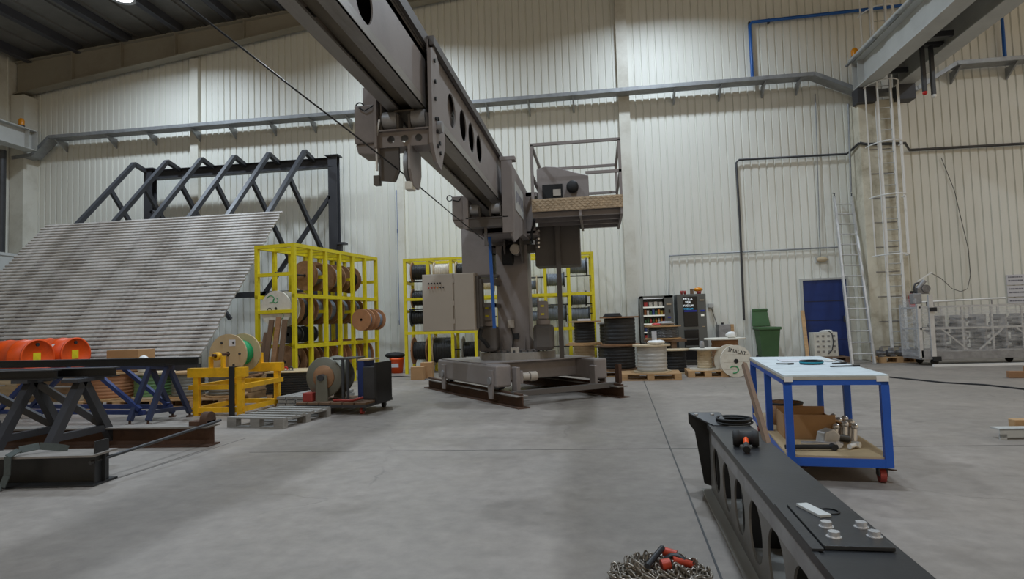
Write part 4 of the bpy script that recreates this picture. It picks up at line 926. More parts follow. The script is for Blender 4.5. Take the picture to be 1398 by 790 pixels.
# stacks and planks by the rack
t = thing('sheet_stack', 'stack of dark steel sheets topped with plywood', 'sheet stack', (-5.55, 10.7, 0), R_(8))
for k in range(9):
    m = MB(); m.box(-.42 + .008 * (k % 3), .42 - .006 * (k % 2), -.45, .42, .1 + k * .042, .136 + k * .042); m.build('sheet', 'steel_black', t, 0, False)
m = MB(); m.box(-.43, .43, -.47, .44, .48, .5); m.build('plywood_top', 'plywood', t, 0, False)
for x in (-.35, .35): m = MB(); m.box(x - .05, x + .05, -.45, .4, 0, .1); m.build('bearer', 'wood', t, 0, False)
for i, (dx, h, lean) in enumerate(((-.02, 1.2, .3), (.1, 1.45, .28), (.24, 1.5, .3), (.37, 1.45, .3))):
    x = -6.55 + dx; m = MB(); m.bar((x - .06 * (3 - i) * .4, 11.08, .01), (x + .02, 11.08 + lean, h), .1, .05, (0, -1, 0))
    tag(m.build('timber_plank', 'wood_old' if i != 2 else 'wood_brown', None, .006), ['short dark plank leaning on the yellow rack', 'dark plank beside the lighter one on the yellow rack', 'lighter brown plank leaning on the yellow rack', 'dark plank beside the rack corner post'][i], 'plank', 'planks leaning on the rack')
t = thing('board_stack', 'low stack of weathered grey boards in front of the rack', 'board stack', (-4.78, 9.88, 0), R_(-6))
for k in range(3):
    for j in range(5):
        m = MB(); x = -.40 + j * .165 + (k % 2) * .02; m.box(x, x + .15, -.55, .5, k * .055 + .003, k * .055 + .05); m.build('board', 'wood_grey', t, 0, False)
t = pallet('weathered grey pallet on the floor before the yellow stand', (-4.32, 7.85, 0), R_(-9), .86, 1.05, 'wood_grey', 'wood_grey', 6)
for i in range(4):
    p = at(412 + 6 * i, 503, Y=10.6); q = at(378 + i * 7, 503, Y=10.5)
    t = thing('shackle', 'small red bow shackle on the plywood topped stack' if i % 2 == 0 else 'small dark steel shackle on the plywood topped stack', 'shackle', (q.x, 10.45, .5), 0, 'shackles on the plywood')
    m = MB(); m.tube([(.035 * cos(a), 0, .035 + .035 * sin(a)) for a in [-.6 + (pi + 1.2) * k / 8 for k in range(9)]], .012, 6); m.build('bow', 'red' if i % 2 == 0 else 'steel_dark', t, 0, False)
    m = MB(); m.cyl((-.05, 0, .01), (.05, 0, .01), .01, n=8); m.build('pin', 'chrome', t, 0, False)
# winch cart
T = thing('winch_cart', 'low dark wheeled cart carrying a drab cable winch', 'cart', (-3.85, 8.85, 0), R_(-6))
for x0 in (-.55, -.36, -.17, .02, .21, .40):
    m = MB(); m.box(x0, x0 + .17, -.42, .45, .13, .17); m.build('deck_board', 'wood_old', T, 0, False)
m = MB(); m.box(-.56, .58, -.43, -.39, .1, .14); m.box(-.56, .58, .42, .46, .1, .14); m.box(-.56, -.52, -.4, .44, .1, .14); m.box(.54, .58, -.4, .44, .1, .14); m.build('frame', 'steel_dark', T, 0, False)
for (x, y) in ((-.48, -.34), (.48, -.34), (-.48, .36), (.48, .36)):
    m = MB(); m.cyl((x - .018, y, .05), (x + .018, y, .05), .05, n=16); cwh = m.build('caster_wheel', 'red_dull' if y < 0 else 'rubber', T, 0, False)
    m = MB(); m.box(x - .03, x - .022, y - .03, y + .03, .04, .1); m.box(x + .022, x + .03, y - .03, y + .03, .04, .1); m.build('fork', 'steel_dark', cwh, 0, False)
WC = Vector((-.22, 0, .52))
m = MB(); m.lathe([(.05, -.2), (.29, -.2), (.3, -.19), (.3, -.17), (.2, -.17), (.19, -.15), (.19, .15), (.3, .17), (.3, .19), (.29, .2), (.05, .2)], WC, 'y', 30); wd_ = m.build('winch_drum', 'reel_drab', T, 0, False)
m = MB(); m.lathe([(.05, -.215), (.17, -.215), (.18, -.2), (.05, -.2)], WC, 'y', 24); m.build('hub_disc', 'wood_brown', wd_, 0, False)
m = MB(); m.cyl(WC + Vector((0, -.3, 0)), WC + Vector((0, .3, 0)), .05, n=14); m.build('shaft', 'steel_dark', wd_, 0, False)
for y in (-.27, .25):
    m = MB(); m.prism([(WC.x - .1, .17), (WC.x + .1, .17), (WC.x + .085, .55), (WC.x - .085, .55)], 'y', y, y + .02); m.build('side_support', 'reel_drab', T, 0, False)
for x in (.12, .2): m = MB(); m.box(x, x + .03, -.28, -.25, .17, .78); m.build('guard_post', 'steel_dark', T, 0, False)
m = MB(); m.box(-.02, .23, -.28, .25, .78, .80); m.build('guard_top', 'steel_dark', T, 0, False)
m = MB(); m.box(.26, .36, -.05, .3, .18, .74); m.build('motor_case', 'blue_dark', T, 0, False)
m = MB(); m.box(.37, .56, -.1, .38, .18, .66); m.build('drive_cabinet', 'steel_dark', T, .01, False)
m = MB(); m.box(.57, .6, -.12, .4, .12, .72); m.build('push_frame', 'steel_black', T, 0, False)
m = MB(); m.box(.26, .45, -.05, .3, .75, .77); m.build('wood_cap', 'plywood', T, 0, False)
m = MB(); m.box(-.52, -.36, -.3, -.1, .17, .3); m.build('oil_can', 'red_dull', T, .01, False)
m = MB(); m.tube([(.0, -.3, .19), (.15, -.35, .2), (.3, -.3, .19), (.42, -.2, .22)], .02, 6); m.build('hose', 'red_dull', T, 0, False)
# bucket, boxes
p = at(542, 508, Z=0)
T = thing('bucket', 'bright orange bucket with dark rags on it by the wall', 'bucket', (-5.35, 15.75, 0))
m = MB(); m.lathe([(0, 0), (.15, 0), (.19, .4), (.2, .41), (.2, .36)], (0, 0, 0), 'z', 20); m.build('body', 'orange', T, 0, False)
m = MB(); m.box(-.12, .1, -.19, -.17, .16, .26); m.build('label_sheet', 'paper', T, 0, False)
m = MB(); m.sphere((-.05, 0, .47), .24, 12, (1.2, .8, .38)); tag(m.build('rag_bundle', 'rubber', None, 0, loc=None), 'dark rag bundle heaped on the orange bucket', 'rags').location = (-5.35, 15.75, 0)
for (px0, px1, py0, py1, Yb, lb) in ((560, 577, 501, 519, 13.6, 'small brown cardboard box before the back wall rack'), (574, 589, 495, 517, 13.9, 'taller brown cardboard box behind the small one')):
    a, b = at(px0, py1, Z=0), at(px1, py1, Z=0); zt = at(px0, py0, Y=Yb).z
    T = thing('cardboard_box', lb, 'box', (a.x, Yb, 0), R_(6))
    wd = (at(px1, py1, Y=Yb) - at(px0, py1, Y=Yb)).x
    m = MB(); m.box(0, wd, 0, .3, 0, zt); m.build('carton', 'cardboard', T, .005, False)
    m = MB(); m.box(0, wd, .12, .18, zt, zt + .002); m.build('tape', 'wood_pale', T, 0, False)
pts = [(-5.8, 14.8, .01), (-5.3, 14.4, .01), (-4.9, 14.6, .01), (-4.5, 14.3, .01), (-4.2, 14.6, .01)]
tag(MB().tube(pts, .012, 6).build('floor_cable', 'rubber'), 'black cable lying on the floor before the back wall rack', 'cable')
# ------------------------------------------------------------------ drums in the middle distance
GB = 'cable drums stacked before the vending machines'
def pxdrum(label, px, ytop, ybot, Y, fwpx, wwpx, fm, wm, z0=None, dy=0):
    """upright drum: pixel centre, pixel heights of top and bottom, flange and winding pixel widths at depth Y"""
    a = at(px, ytop, Y=Y); b = at(px, ybot, Y=Y); s = abs((at(px + 50, ytop, Y=Y) - at(px - 50, ytop, Y=Y)).x) / 100
    z = b.z if z0 is None else z0
    return reel(label, GB, ((a.x + b.x) / 2, Y + dy, z), random.random(), fwpx * s / 2, wwpx * s / 2, a.z - z, fm, wm, ax='z'), z, a.z
Yd = 14.6
_, zb, zt = pxdrum('empty pale wooden drum standing under a black cable drum', 798, 469, 500, Yd, 50, 28, 'wood', 'wood_pale', .135)
pxdrum('black cable drum standing on the empty wooden drum', 798, 438, 469, Yd, 46, 28, 'wood', 'cable_black_v', zt + .001)
_, zb, zt = pxdrum('lower black drum of the tall pair beside the grey wrapped drum', 843, 471, 506, 13.85, 54, 48, 'wood_old', 'cable_black_v', .135)
pxdrum('upper black drum of the tall pair beside the grey wrapped drum', 846, 432, 470, 13.85, 54, 42, 'wood_brown', 'cable_black_v', zt + .001)
_, zb, zt = pxdrum('lower black drum behind the tall pair', 834, 472, 502, 15.3, 46, 34, 'wood_old', 'cable_black_v', .0)
pxdrum('upper black drum behind the tall pair', 836, 440, 472, 15.3, 40, 34, 'wood_grey', 'cable_black_v', zt + .001)
_, zb, zt = pxdrum('drum wrapped in shiny grey film on a pale pallet', 890, 470, 510, 12.95, 52, 41, 'wood_pale', 'wrap_grey', .135)
_, zb, zt2 = pxdrum('black drum standing behind the grey wrapped drum', 920, 476, 508, 14.2, 46, 34, 'wood_pale', 'cable_black_v', .0)
TCF, zb, zt3 = pxdrum('drum in clear film standing on top behind the grey wrapped drum', 905, 444, 470, 14.75, 50, 42, 'wood', 'wrap_dark', .75)
_, zb, zt5 = pxdrum('small empty pale wooden drum on a pallet by the vending machines', 962, 475, 505, 13.35, 42, 20, 'wood_white', 'wood_pale', .135)
_, zb, zt6 = pxdrum('larger empty wooden drum behind the small one', 990, 461, 500, 14.1, 56, 36, 'wood_white', 'wood_brown', .0)
t = thing('timber_stand', 'rough timber block stand carrying the clear film drum', 'stand', (1.35, 14.75, 0))
p = at(905, 470, Y=14.75)
for x in (-.3, .22): m = MB(); m.box(p.x + x - .06, p.x + x + .06, 14.45, 15.05, 0, .69); m.build('leg', 'wood_old', t)
m = MB(); m.box(p.x - .42, p.x + .5, 14.4, 15.1, .69, .748); m.build('top', 'wood_old', t)
p = at(888, 519, Y=12.95); pallet('pale pallet under the grey wrapped drum', (p.x, 12.95, 0), R_(-3), 1.2, .85, 'wood', 'wood')
p = at(964, 514, Y=13.35); pallet('pale pallet under the small empty drum', (p.x, 13.35, 0), R_(-3), .8, .8, 'wood', 'wood')
p = at(845, 512, Y=13.85); pallet('shadowed pallet under the tall black drums', (p.x, 13.85, 0), R_(-3), .9, .8, 'wood', 'wood')
p = at(798, 500, Y=14.6); pallet('shadowed pallet under the empty pale drum', (p.x, 14.6, 0), R_(-3), .78, .8, 'wood', 'wood')
# small things on the drums
def blob(name, label, cat, c, r, sq, mt):
    m = MB(); m.sphere((0, 0, 0), r, 12, sq); o = m.build(name, mt); o.location = c
    for v in o.data.vertices: v.co *= random.uniform(.86, 1.12)
    return tag(o, label, cat)
p = at(836, 430, Y=13.85); m = MB()
for k in range(3): m.tube([(p.x + (.2 - k * .02) * cos(a), 13.85 + (.2 - k * .02) * sin(a), at(846, 432, Y=13.85).z + .015 + k * .025) for a in [2 * pi * i / 20 for i in range(20)]], .014, 5, True)
tag(m.build('cable_coil', 'rubber'), 'small black cable coil on the upper black drum', 'cable coil')
p = at(798, 436, Y=14.6); m = MB(); m.box(p.x - .16, p.x + .14, 14.4, 14.75, p.z - .03, p.z + .015); tag(m.build('paper_bundle', 'paper', None, .005), 'crumpled paper on the black drum', 'paper')
p = at(896, 462, Y=12.8); blob('plastic_wrap', 'scrunched clear film on the grey wrapped drum', 'film', (p.x, 12.8, zt + .05), .12, (1.5, .9, .4), 'plastic_white')
p = at(893, 458, Y=14.3); m = MB(); m.box(p.x - .055, p.x + .055, 14.27, 14.28, p.z - .1, p.z + .1); o = m.build('paper_tag', 'paper', TCF, 0, False); o.matrix_parent_inverse = (Matrix.Translation(TCF.location) @ Matrix.Rotation(TCF.rotation_euler.z, 4, 'Z')).inverted()
p = at(905, 441, Y=14.6); blob('tape_roll', 'grey scrap heap on the clear film drum', 'scrap', (p.x + .05, 14.6, zt3 + .05), .14, (1.5, .8, .35), 'alu_dull')
blob('rag', 'red and white rag on the clear film drum', 'rag', (p.x - .16, 14.55, zt3 + .03), .09, (1.3, .8, .35), 'snack_1')
blob('white_kettle', 'white kettle shaped lump on the larger empty drum', 'lump', at(998, 457, Y=13.95), .085, (1.4, 1, .9), 'plastic_white')
p = at(958, 469, Y=13.35); m = MB(); m.lathe([(0, 0), (.05, 0), (.05, .11), (.04, .13), (.04, .15), (0, .15)], (p.x, 13.35, zt5 + .001), 'z', 14); tag(m.build('jar', 'alu_dull'), 'small glass jar on the small empty drum', 'jar')
# leaning reel with writing
p = at(1002, 492, Y=12.95); r_ = .325
t = reel('white flanged reel rolled on its edge with handwriting on it', None, (p.x, 13.08, r_), R_(100), r_, .16, .36, 'wood_white', 'wood')
mt = Matrix.Translation((-.184, -.03, .19)) @ Matrix(((0, 0, -1, 0), (-1, 0, 0, 0), (0, 1, 0, 0), (0, 0, 0, 1))) @ Matrix.Rotation(R_(-14), 4, 'Z')
text_mesh('writing', '\u0130MALAT', .105, 'ink', t, mt)
m = MB(); m.tube([(-.184, .05 + .09 * cos(a), -.17 + .07 * sin(a)) for a in [.6 + 4.4 * k / 12 for k in range(13)]], .012, 5); m.build('green_mark', 'green_cable', t, 0, False)
m = MB(); m.cyl((-.19, 0, 0), (-.181, 0, 0), .045, n=16); m.build('axle_hole', 'dark_void', t, 0, False)
for k in range(3): m = MB(); m.box(-.1815, -.1805, -.26 + .0 * k, .26, -.17 + k * .15, -.167 + k * .15); m.build('plank_joint', 'wood_old', t, 0, False)

# ------------------------------------------------------------------ vending machines
T = thing('vending_machine', 'grey snack vending machine with lit glass front', 'vending machine', (1.55, 16.3, 0))
x0, x1 = 1.14, 1.97; z1 = 1.83; CN = ['golden', 'red', 'cream', 'green', 'blue', 'brown', 'orange']
m = MB(); m.box(x0, x0 + .06, 16.3, 16.98, .08, z1); m.box(x1 - .22, x1, 16.3, 16.98, .08, z1); m.box(x0, x1, 16.3, 16.98, z1 - .06, z1); m.box(x0, x1, 16.3, 16.98, .08, .6); m.box(x0, x1, 16.9, 16.98, .6, z1); m.box(x0 + .05, x1 - .05, 16.4, 16.9, 0, .08); m.build('case', 'vend_grey', T)
for k, z in enumerate((.62, .86, 1.08, 1.3, 1.52)):
    m = MB(); m.box(x0 + .06, x1 - .22, 16.36, 16.88, z, z + .018); sh = m.build('shelf', 'vend_inside', T)
    m = MB(); m.box(x0 + .06, x1 - .22, 16.345, 16.36, z - .005, z + .03); m.build('price_strip', 'lit_label', sh)
    for j in range(8 if k < 4 else 4):
        w_ = .055 if k < 4 else .09; x = x0 + .09 + j * (.07 if k < 4 else .13)
        m = MB(); h = random.uniform(.12, .17); ci = random.randrange(7)
        if k in (1, 2): m.lathe([(0, 0), (w_ / 2, 0), (w_ / 2, h * .7), (w_ / 4, h * .85), (w_ / 4, h), (0, h)], (x + w_ / 2, 16.45, z + .018), 'z', 10)
        else: m.box(x, x + w_, 16.40, 16.46, z + .018, z + .018 + h)
        tag(m.build('snack', 'snack_%d' % ci), CN[ci] + ' ' + ['snack pack on the lowest lit shelf', 'drink bottle on the second lit shelf', 'drink bottle on the middle lit shelf', 'snack pack on the fourth lit shelf', 'large snack bag on the top lit shelf'][k], 'snack', 'snacks in the vending machine')
m = MB(); m.box(x0 + .06, x1 - .22, 16.87, 16.89, .62, z1 - .08); m.build('back_panel', 'vend_inside', T)
m = MB(); m.box(x0 + .08, x1 - .24, 16.4, 16.44, z1 - .075, z1 - .061); m.build('tube_light', 'lit_white', T)
m = MB(); m.box(x1 - .15, x1 - .07, 16.29, 16.3, 1.24, 1.27); m.build('display', 'screen_blue', T)
m = MB(); m.box(x1 - .13, x1 - .07, 16.29, 16.3, 1.05, 1.15); m.build('keypad', 'lit_label', T)
m = MB(); m.box(x1 - .17, x1 - .05, 16.29, 16.3, 1.58, 1.62); m.build('badge', 'checker', T)
m = MB(); m.box(x1 - .12, x1 - .08, 16.285, 16.3, 1.38, 1.46); m.build('coin_slot', 'vend_black', T)
T = thing('vending_machine', 'dark coffee vending machine with black front and cups on top', 'vending machine', (2.42, 16.3, 0))
x0, x1 = 2.07, 2.8
m = MB(); m.box(x0, x1, 16.3, 16.98, .1, 1.84); m.box(x0 + .03, x1 - .03, 16.4, 16.95, 0, .1); m.build('case', 'vend_grey', T, .01)
m = MB(); m.box(x0 + .15, x1 - .22, 16.28, 16.3, 1.0, 1.78); dp = m.build('display_panel', 'vend_black', T, .01)
m = MB(); m.box(x0 + .15, x1 - .22, 16.28, 16.3, .14, .92); m.build('dispense_panel', 'vend_black', T, .01)
m = MB(); m.box(x0 + .17, x1 - .24, 16.272, 16.28, .66, .69); m.box(x0 + .17, x1 - .24, 16.272, 16.28, .48, .51); m.build('dispense_lip', 'vend_grey', T)
m = MB(); m.box(x0 + .17, x1 - .24, 16.275, 16.28, 1.38, 1.42); m.build('blue_strip', 'screen_blue', dp)
for i, (s, mt_) in enumerate((('MOLA', 'lit_white'), ('VER', 'lit_white'), ('YUDUM', 'lit_white'), ('YUDUM', 'lit_cyan'))):
    text_mesh('display_text', s, [.085, .085, .075, .07][i], mt_, dp, Matrix.Translation((x0 + .275 - T.location.x, 16.276 - T.location.y, 1.71 - i * .085)) @ FACE_CAM)
m = MB(); m.box(x1 - .15, x1 - .04, 16.29, 16.3, 1.38, 1.42); m.build('screen_label', 'screen_blue', T)
m = MB(); m.box(x1 - .14, x1 - .06, 16.29, 16.3, 1.26, 1.31); m.build('coin_slot', 'lit_label', T)
m = MB(); m.box(x1 - .16, x1 - .05, 16.29, 16.3, 1.66, 1.69); m.box(x1 - .12, x1 - .05, 16.29, 16.3, .98, 1.0); m.build('badge', 'checker', T)
for i, x in enumerate((2.22, 2.30)):
    m = MB(); m.lathe([(0, 0), (.028, 0), (.038, .1), (.034, .1), (.026, .01)], (x, 16.45, 1.841), 'z', 12); tag(m.build('paper_cup', 'red_dull'), 'dark red paper cup on the coffee machine', 'cup', 'cups on the coffee machine')
m = MB(); m.box(2.44, 2.52, 16.4, 16.5, 1.841, 1.98); tag(m.build('carton', 'wood_old'), 'dark narrow carton on the coffee machine', 'carton')
m = MB(); m.lathe([(0, 0), (.05, 0), (.065, .07), (.055, .07)], (2.66, 16.45, 1.841), 'z', 14); tag(m.build('flower_pot', 'red_dull'), 'small red brown pot on the coffee machine', 'pot')
blob('yellow_flowers', 'yellow flowers in the pot on the coffee machine', 'flowers', (2.64, 16.45, 1.96), .09, (1.3, .8, .6), 'amber')
# steel water cooler box
p0, p1 = at(981, 443, Y=16.5), at(1003, 465, Y=16.5)
T = thing('steel_cabinet', 'small steel box cabinet with a wooden side by the wall', 'cabinet', ((p0.x + p1.x) / 2, 16.6, 0))
m = MB(); m.box(p0.x, p1.x - .08, 16.5, 16.9, .1, p0.z); m.build('case', 'alu_dull', T, .01)
m = MB(); m.box(p1.x - .08, p1.x, 16.5, 16.9, 0.1, p0.z); m.build('side_panel', 'wood', T)
for x in (p0.x + .03, p1.x - .03): m = MB(); m.box(x - .02, x + .02, 16.52, 16.88, 0, .1); m.build('foot', 'steel_dark', T)
m = MB(); m.cyl((p0.x + .12, 16.6, p0.z), (p0.x + .12, 16.6, p0.z + .05), .03, n=10); m.build('knob', 'rubber', T)
# green bin
T = thing('wheelie_bin', 'green wheeled bin with its lid standing open', 'bin', (4.33, 16.55, 0))
m = MB(); hw0, hw1 = .19, .25
m.add([(4.33 - hw0, 16.35, .08), (4.33 + hw0, 16.35, .08), (4.33 + hw0, 16.75, .08), (4.33 - hw0, 16.75, .08), (4.33 - hw1, 16.25, .86), (4.33 + hw1, 16.25, .86), (4.33 + hw1, 16.82, .9), (4.33 - hw1, 16.82, .9)],
      [(3, 2, 1, 0), (0, 1, 5, 4), (1, 2, 6, 5), (2, 3, 7, 6), (3, 0, 4, 7)]); m.build('body', 'green_bin', T)
m = MB(); m.box(4.05, 4.61, 16.21, 16.86, .86, .93); m.build('rim', 'green_bin', T, .015)
m = MB(); m.add([(4.04, 16.8, .94), (4.50, 16.8, .94), (4.46, 16.9, 1.38), (4.08, 16.9, 1.38), (4.04, 16.86, .94), (4.50, 16.86, .94), (4.46, 16.96, 1.38), (4.08, 16.96, 1.38)], [(0, 1, 2, 3), (7, 6, 5, 4), (0, 4, 5, 1), (1, 5, 6, 2), (2, 6, 7, 3), (3, 7, 4, 0)]); m.box(4.07, 4.47, 16.87, 16.91, 1.34, 1.41); m.build('lid', 'green_bin', T, .02)
for x in (4.12, 4.54): m = MB(); m.cyl((x - .03, 16.72, .1), (x + .03, 16.72, .1), .1, n=16); m.build('wheel', 'rubber', T)
# box and plank by the door, pallet
T = thing('carton', 'pale printed carton with a cable on it before the blue door', 'carton', (5.72, 16.5, .137))
m = MB(); m.box(5.43, 6.0, 16.42, 16.8, .137, .75); m.build('box_body', 'wood_white', T, .008)
for i in range(4):
    for j in range(4):
        m = MB(); m.box(5.49 + i * .13, 5.55 + i * .13, 16.415, 16.42, .24 + j * .13, .29 + j * .13); m.build('print_mark', 'wood_grey', T)
m = MB(); m.tube([(5.8, 16.45, .78), (5.86, 16.40, .72), (5.88, 16.39, .5), (5.84, 16.39, .3), (5.75, 16.4, .2)], .012, 6); m.build('cable', 'ink', T)
blob('cloth', 'white cloth lump on the carton by the blue door', 'cloth', (5.78, 16.55, .775), .1, (1.6, 1, .35), 'plastic_white')
pallet('pallet under the printed carton before the blue door', (5.75, 16.5, 0), 0, .9, .7, 'wood_old', 'wood_old')
tag(MB().bar((5.22, 16.3, .02), (5.33, 16.86, 1.32), .09, .04, (0, -1, 0)).build('timber_plank', 'wood', None, .006), 'light timber plank leaning on the blue door frame', 'plank')
# leaning extension ladder
T = thing('extension_ladder', 'grey aluminium extension ladder leaning on the wall by the column', 'ladder', (6.68, 16.0, 0))
lb, lt = [(5.99, 15.6, 0), (6.49, 15.6, 0)], [(6.26, 16.8, 4.27), (6.68, 16.8, 4.25)]
for p, q in zip(lb, lt):
    m = MB(); m.bar(p, q, .045, .08, (0, -1, 0)); m.build('rail', 'alu', T)
    p2, q2 = Vector(p) + Vector((.02, .07, .12)), Vector(p) * .35 + Vector(q) * .65 + Vector((.02, .07, 0)); m = MB(); m.bar(p2, q2, .03, .07, (0, -1, 0)); m.build('inner_rail', 'alu_dull', T)
    m = MB(); m.tube([Vector(q), Vector(q) + Vector((0, -.03, .08)), Vector(q) + Vector((0, .06, .1))], .015, 6); m.build('top_hook', 'steel_dark', T)
for k in range(15):
    f_ = .055 + k * .064; a_ = Vector(lb[0]).lerp(Vector(lt[0]), f_); b_ = Vector(lb[1]).lerp(Vector(lt[1]), f_)
    m = MB(); m.cyl(a_, b_, .016, n=8); m.build('rung', 'alu', T)
# extinguisher
T = thing('fire_extinguisher', 'red fire extinguisher on the side of the concrete column', 'fire extinguisher', (7.70, 16.2, 1.3))
m = MB(); m.lathe([(0, 1.28), (.075, 1.28), (.08, 1.3), (.08, 1.58), (.05, 1.64), (.025, 1.66), (0, 1.66)], (7.70, 16.2, 0), 'z', 18); m.build('cylinder', 'red', T)
m = MB(); m.box(7.67, 7.73, 16.14, 16.22, 1.66, 1.71); m.build('valve', 'rubber', T)
m = MB(); m.tube([(7.72, 16.14, 1.68), (7.79, 16.1, 1.6), (7.785, 16.11, 1.4)], .012, 6); m.build('hose', 'rubber', T)
m = MB(); m.box(7.67, 7.73, 16.26, 16.3, 1.3, 1.6); m.build('bracket', 'steel_dark', T)
# hand winches on a pallet by the column
p = at(1225, 492, Y=15.9); pallet('small pale pallet with hoist parts before the concrete column', (p.x, 15.98, 0), R_(0), .9, .5, 'wood', 'wood', 5)
for i, dx in enumerate((-.34, -.11, .12, .35)):
    T = thing('hoist_motor', ['small grey hoist motor at the ladder end of the hoist pallet', 'grey hoist motor beside the end one on the hoist pallet', 'dark hoist motor inside the hoist pallet', 'grey hoist motor at the cage end of the hoist pallet'][i], 'motor', (p.x + dx, 15.95, .136), random.uniform(-.6, .6), 'hoist motors on the pallet')
    m = MB(); m.cyl((-.1, 0, .09), (.04, 0, .09), .075, n=14); m.cyl((.04, 0, .09), (.1, 0, .09), .05, n=12); m.build('motor', 'engine', T, 0, False)
    m = MB(); m.box(-.06, .06, -.09, .09, 0, .05); m.build('base', 'steel_dark' if i == 2 else 'engine', T, .008, False)
    m = MB(); m.box(-.03, .05, -.04, .05, .14, .22); m.build('terminal_box', 'alu_dull', T, .01, False)
# suspended aluminium work platform in film
T = thing('work_platform', 'aluminium suspended work platform cage wrapped in clear film', 'work platform', (8.5, 15.0, 0))
ax0, ax1, ay0, ay1 = 7.12, 11.6, 14.75, 15.55; zf = .16
m = MB(); m.box(ax0, ax1, ay0, ay1, zf, zf + .04); m.build('deck', 'alu_dull', T)
m = MB(); m.box(ax0, ax1, ay0 - .02, ay0, zf - .02, .34); m.build('toe_board', 'alu_dull', T)
m = MB(); m.box(ax0, ax1, ay1, ay1 + .02, zf - .02, .34); m.build('toe_board', 'alu_dull', T)
m = MB(); m.box(ax0 - .02, ax0, ay0, ay1, zf - .02, .34); m.build('toe_board', 'alu_dull', T)
for y in (ay0, ay1):
    for z in (.82, 1.3): m = MB(); m.box(ax0, ax1, y - .02, y + .02, z - .02, z + .02); m.build('rail', 'alu', T)
    for k in range(8):
        x = ax0 + .28 + k * .6; m = MB(); m.box(x - .018, x + .018, y - .018, y + .018, .2, 1.3); m.build('upright', 'alu', T)
    for k in range(3):
        xx = ax0 + .45 + k * 1.5
        for (xa_, xb_) in ((xx, xx + .5), (xx + 1.25, xx + .75)):
            m = MB(); m.bar((xa_, y, .8), (xb_, y, .34), .03); m.build('diagonal', 'alu', T)
for y in (ay0 + .02, ay1 - .02):
    m = MB(); m.box(ax0 - .03, ax0 + .04, y - .04, y + .04, .18, 1.38); m.build('end_post', 'alu', T)
for z in (.82, 1.3): m = MB(); m.box(ax0 - .02, ax0 + .02, ay0, ay1, z - .02, z + .02); m.build('end_rail', 'alu', T)
m = MB(); m.box(ax0 + .2, ax0 + .29, ay0 - .05, ay0 + .02, .2, 1.58); m.build('stirrup_post', 'alu', T)
m = MB(); m.box(ax0 + .05, ax1, ay0 - .028, ay0 - .024, .3, 1.32); m.box(ax0 - .032, ax0 - .028, ay0, ay1, .2, 1.5); m.build('film_wrap', 'film', T)
m = MB(); m.cyl((ax0 + .3, ay1 + .05, 1.42), (ax0 + 2.3, ay1 + .05, 1.46), .02, n=8); m.build('hand_rail', 'plastic_white', T)
for x in (ax0 + .75, ax0 + 2.0): m = MB(); m.box(x - .012, x + .012, ay1 + .04, ay1 + .06, 1.3, 1.43); m.build('rail_post', 'alu_dull', T)
for x in (ax0 + .3, ax0 + 2.2, ax1 - .3):
    for y in (ay0 + .08, ay1 - .08): m = MB(); m.cyl((x, y - .02, .08), (x, y + .02, .08), .08, n=14); m.build('wheel', 'rubber', T)
m = MB(); m.box(ax0 + .2, ax0 + .34, ay0 - .09, ay0 - .05, 1.2, 1.29); m.build('corner_pad', 'rubber', T)
m = MB(); m.box(ax0 + .22, ax0 + .38, ay0 - .06, ay0 - .02, .1, .2); m.build('corner_pad', 'rubber', T)
HO = thing('traction_hoist', 'grey traction hoist standing on the end of the work platform cage', 'hoist', (7.2, 14.95, 1.38))
m = MB(); m.box(7.08, 7.26, 14.85, 15.05, 1.38, 1.62); m.build('housing', 'alu_dull', HO, .02)
m = MB(); m.cyl((7.2, 14.9, 1.72), (7.36, 14.9, 1.9), .05, n=12); m.build('motor', 'alu_dull', HO)
m = MB(); m.cyl((7.36, 14.84, 1.72), (7.36, 14.9, 1.72), .09, n=14); m.box(7.18, 7.42, 14.86, 14.98, 1.6, 1.76); m.build('gearbox', 'engine', HO, .01)
m = MB(); m.tube([(7.15, 14.9, 1.62), (7.12, 14.9, 1.72), (7.16, 14.9, 1.84), (7.24, 14.9, 1.86)], .02, 6); m.build('handle', 'steel_dark', HO)
m = MB(); m.bar((7.2, 14.9, 1.88), (7.52, 14.9, 2.08), .02, .02); m.build('lever', 'plastic_white', HO)
m = MB(); m.box(7.34, 7.46, 14.8, 14.86, 1.3, 1.42); m.build('switch_box', 'vend_black', HO)
pts = [at(1270, 372, Y=16.3), at(1285, 380, Y=16.5), at(1300, 394, Y=16.7), at(1312, 398, Y=16.8), at(1321, 394, Y=16.88), at(1325, 375, Y=16.9), at(1322, 340, Y=16.93), at(1303, 260, Y=16.95), at(1285, 215, Y=16.95)]
tag(MB().tube(pts, .008, 6).build('hanging_cable', 'steel_dark'), 'thin looped cable hanging on the wall above the work platform', 'cable')
for k in range(9):
    T = thing('mesh_bundle', 'dark bundle of packed parts inside the wrapped cage', 'bundle', (7.7 + k * .42, 15.15, zf + .041), 0, 'bundles inside the cage')
    m = MB()
    for j in range(7): m.cyl((-.17, random.uniform(-.2, .2), .08 + j * .12), (.17, random.uniform(-.2, .2), .08 + j * .12 + random.uniform(-.04, .04)), .05, n=7)
    m.build('bundle_rods', 'wrap_dark', T, 0, False); m = MB(); m.box(-.02, .02, -.27, .27, 0, .9); m.build('binding', 'alu_dull', T, 0, False)
m = MB(); m.bar((7.2, 14.45, .025), (12.5, 14.62, .025), .06, .05); tag(m.build('floor_profile', 'plastic_white'), 'bright aluminium profile on the floor along the work platform', 'profile')
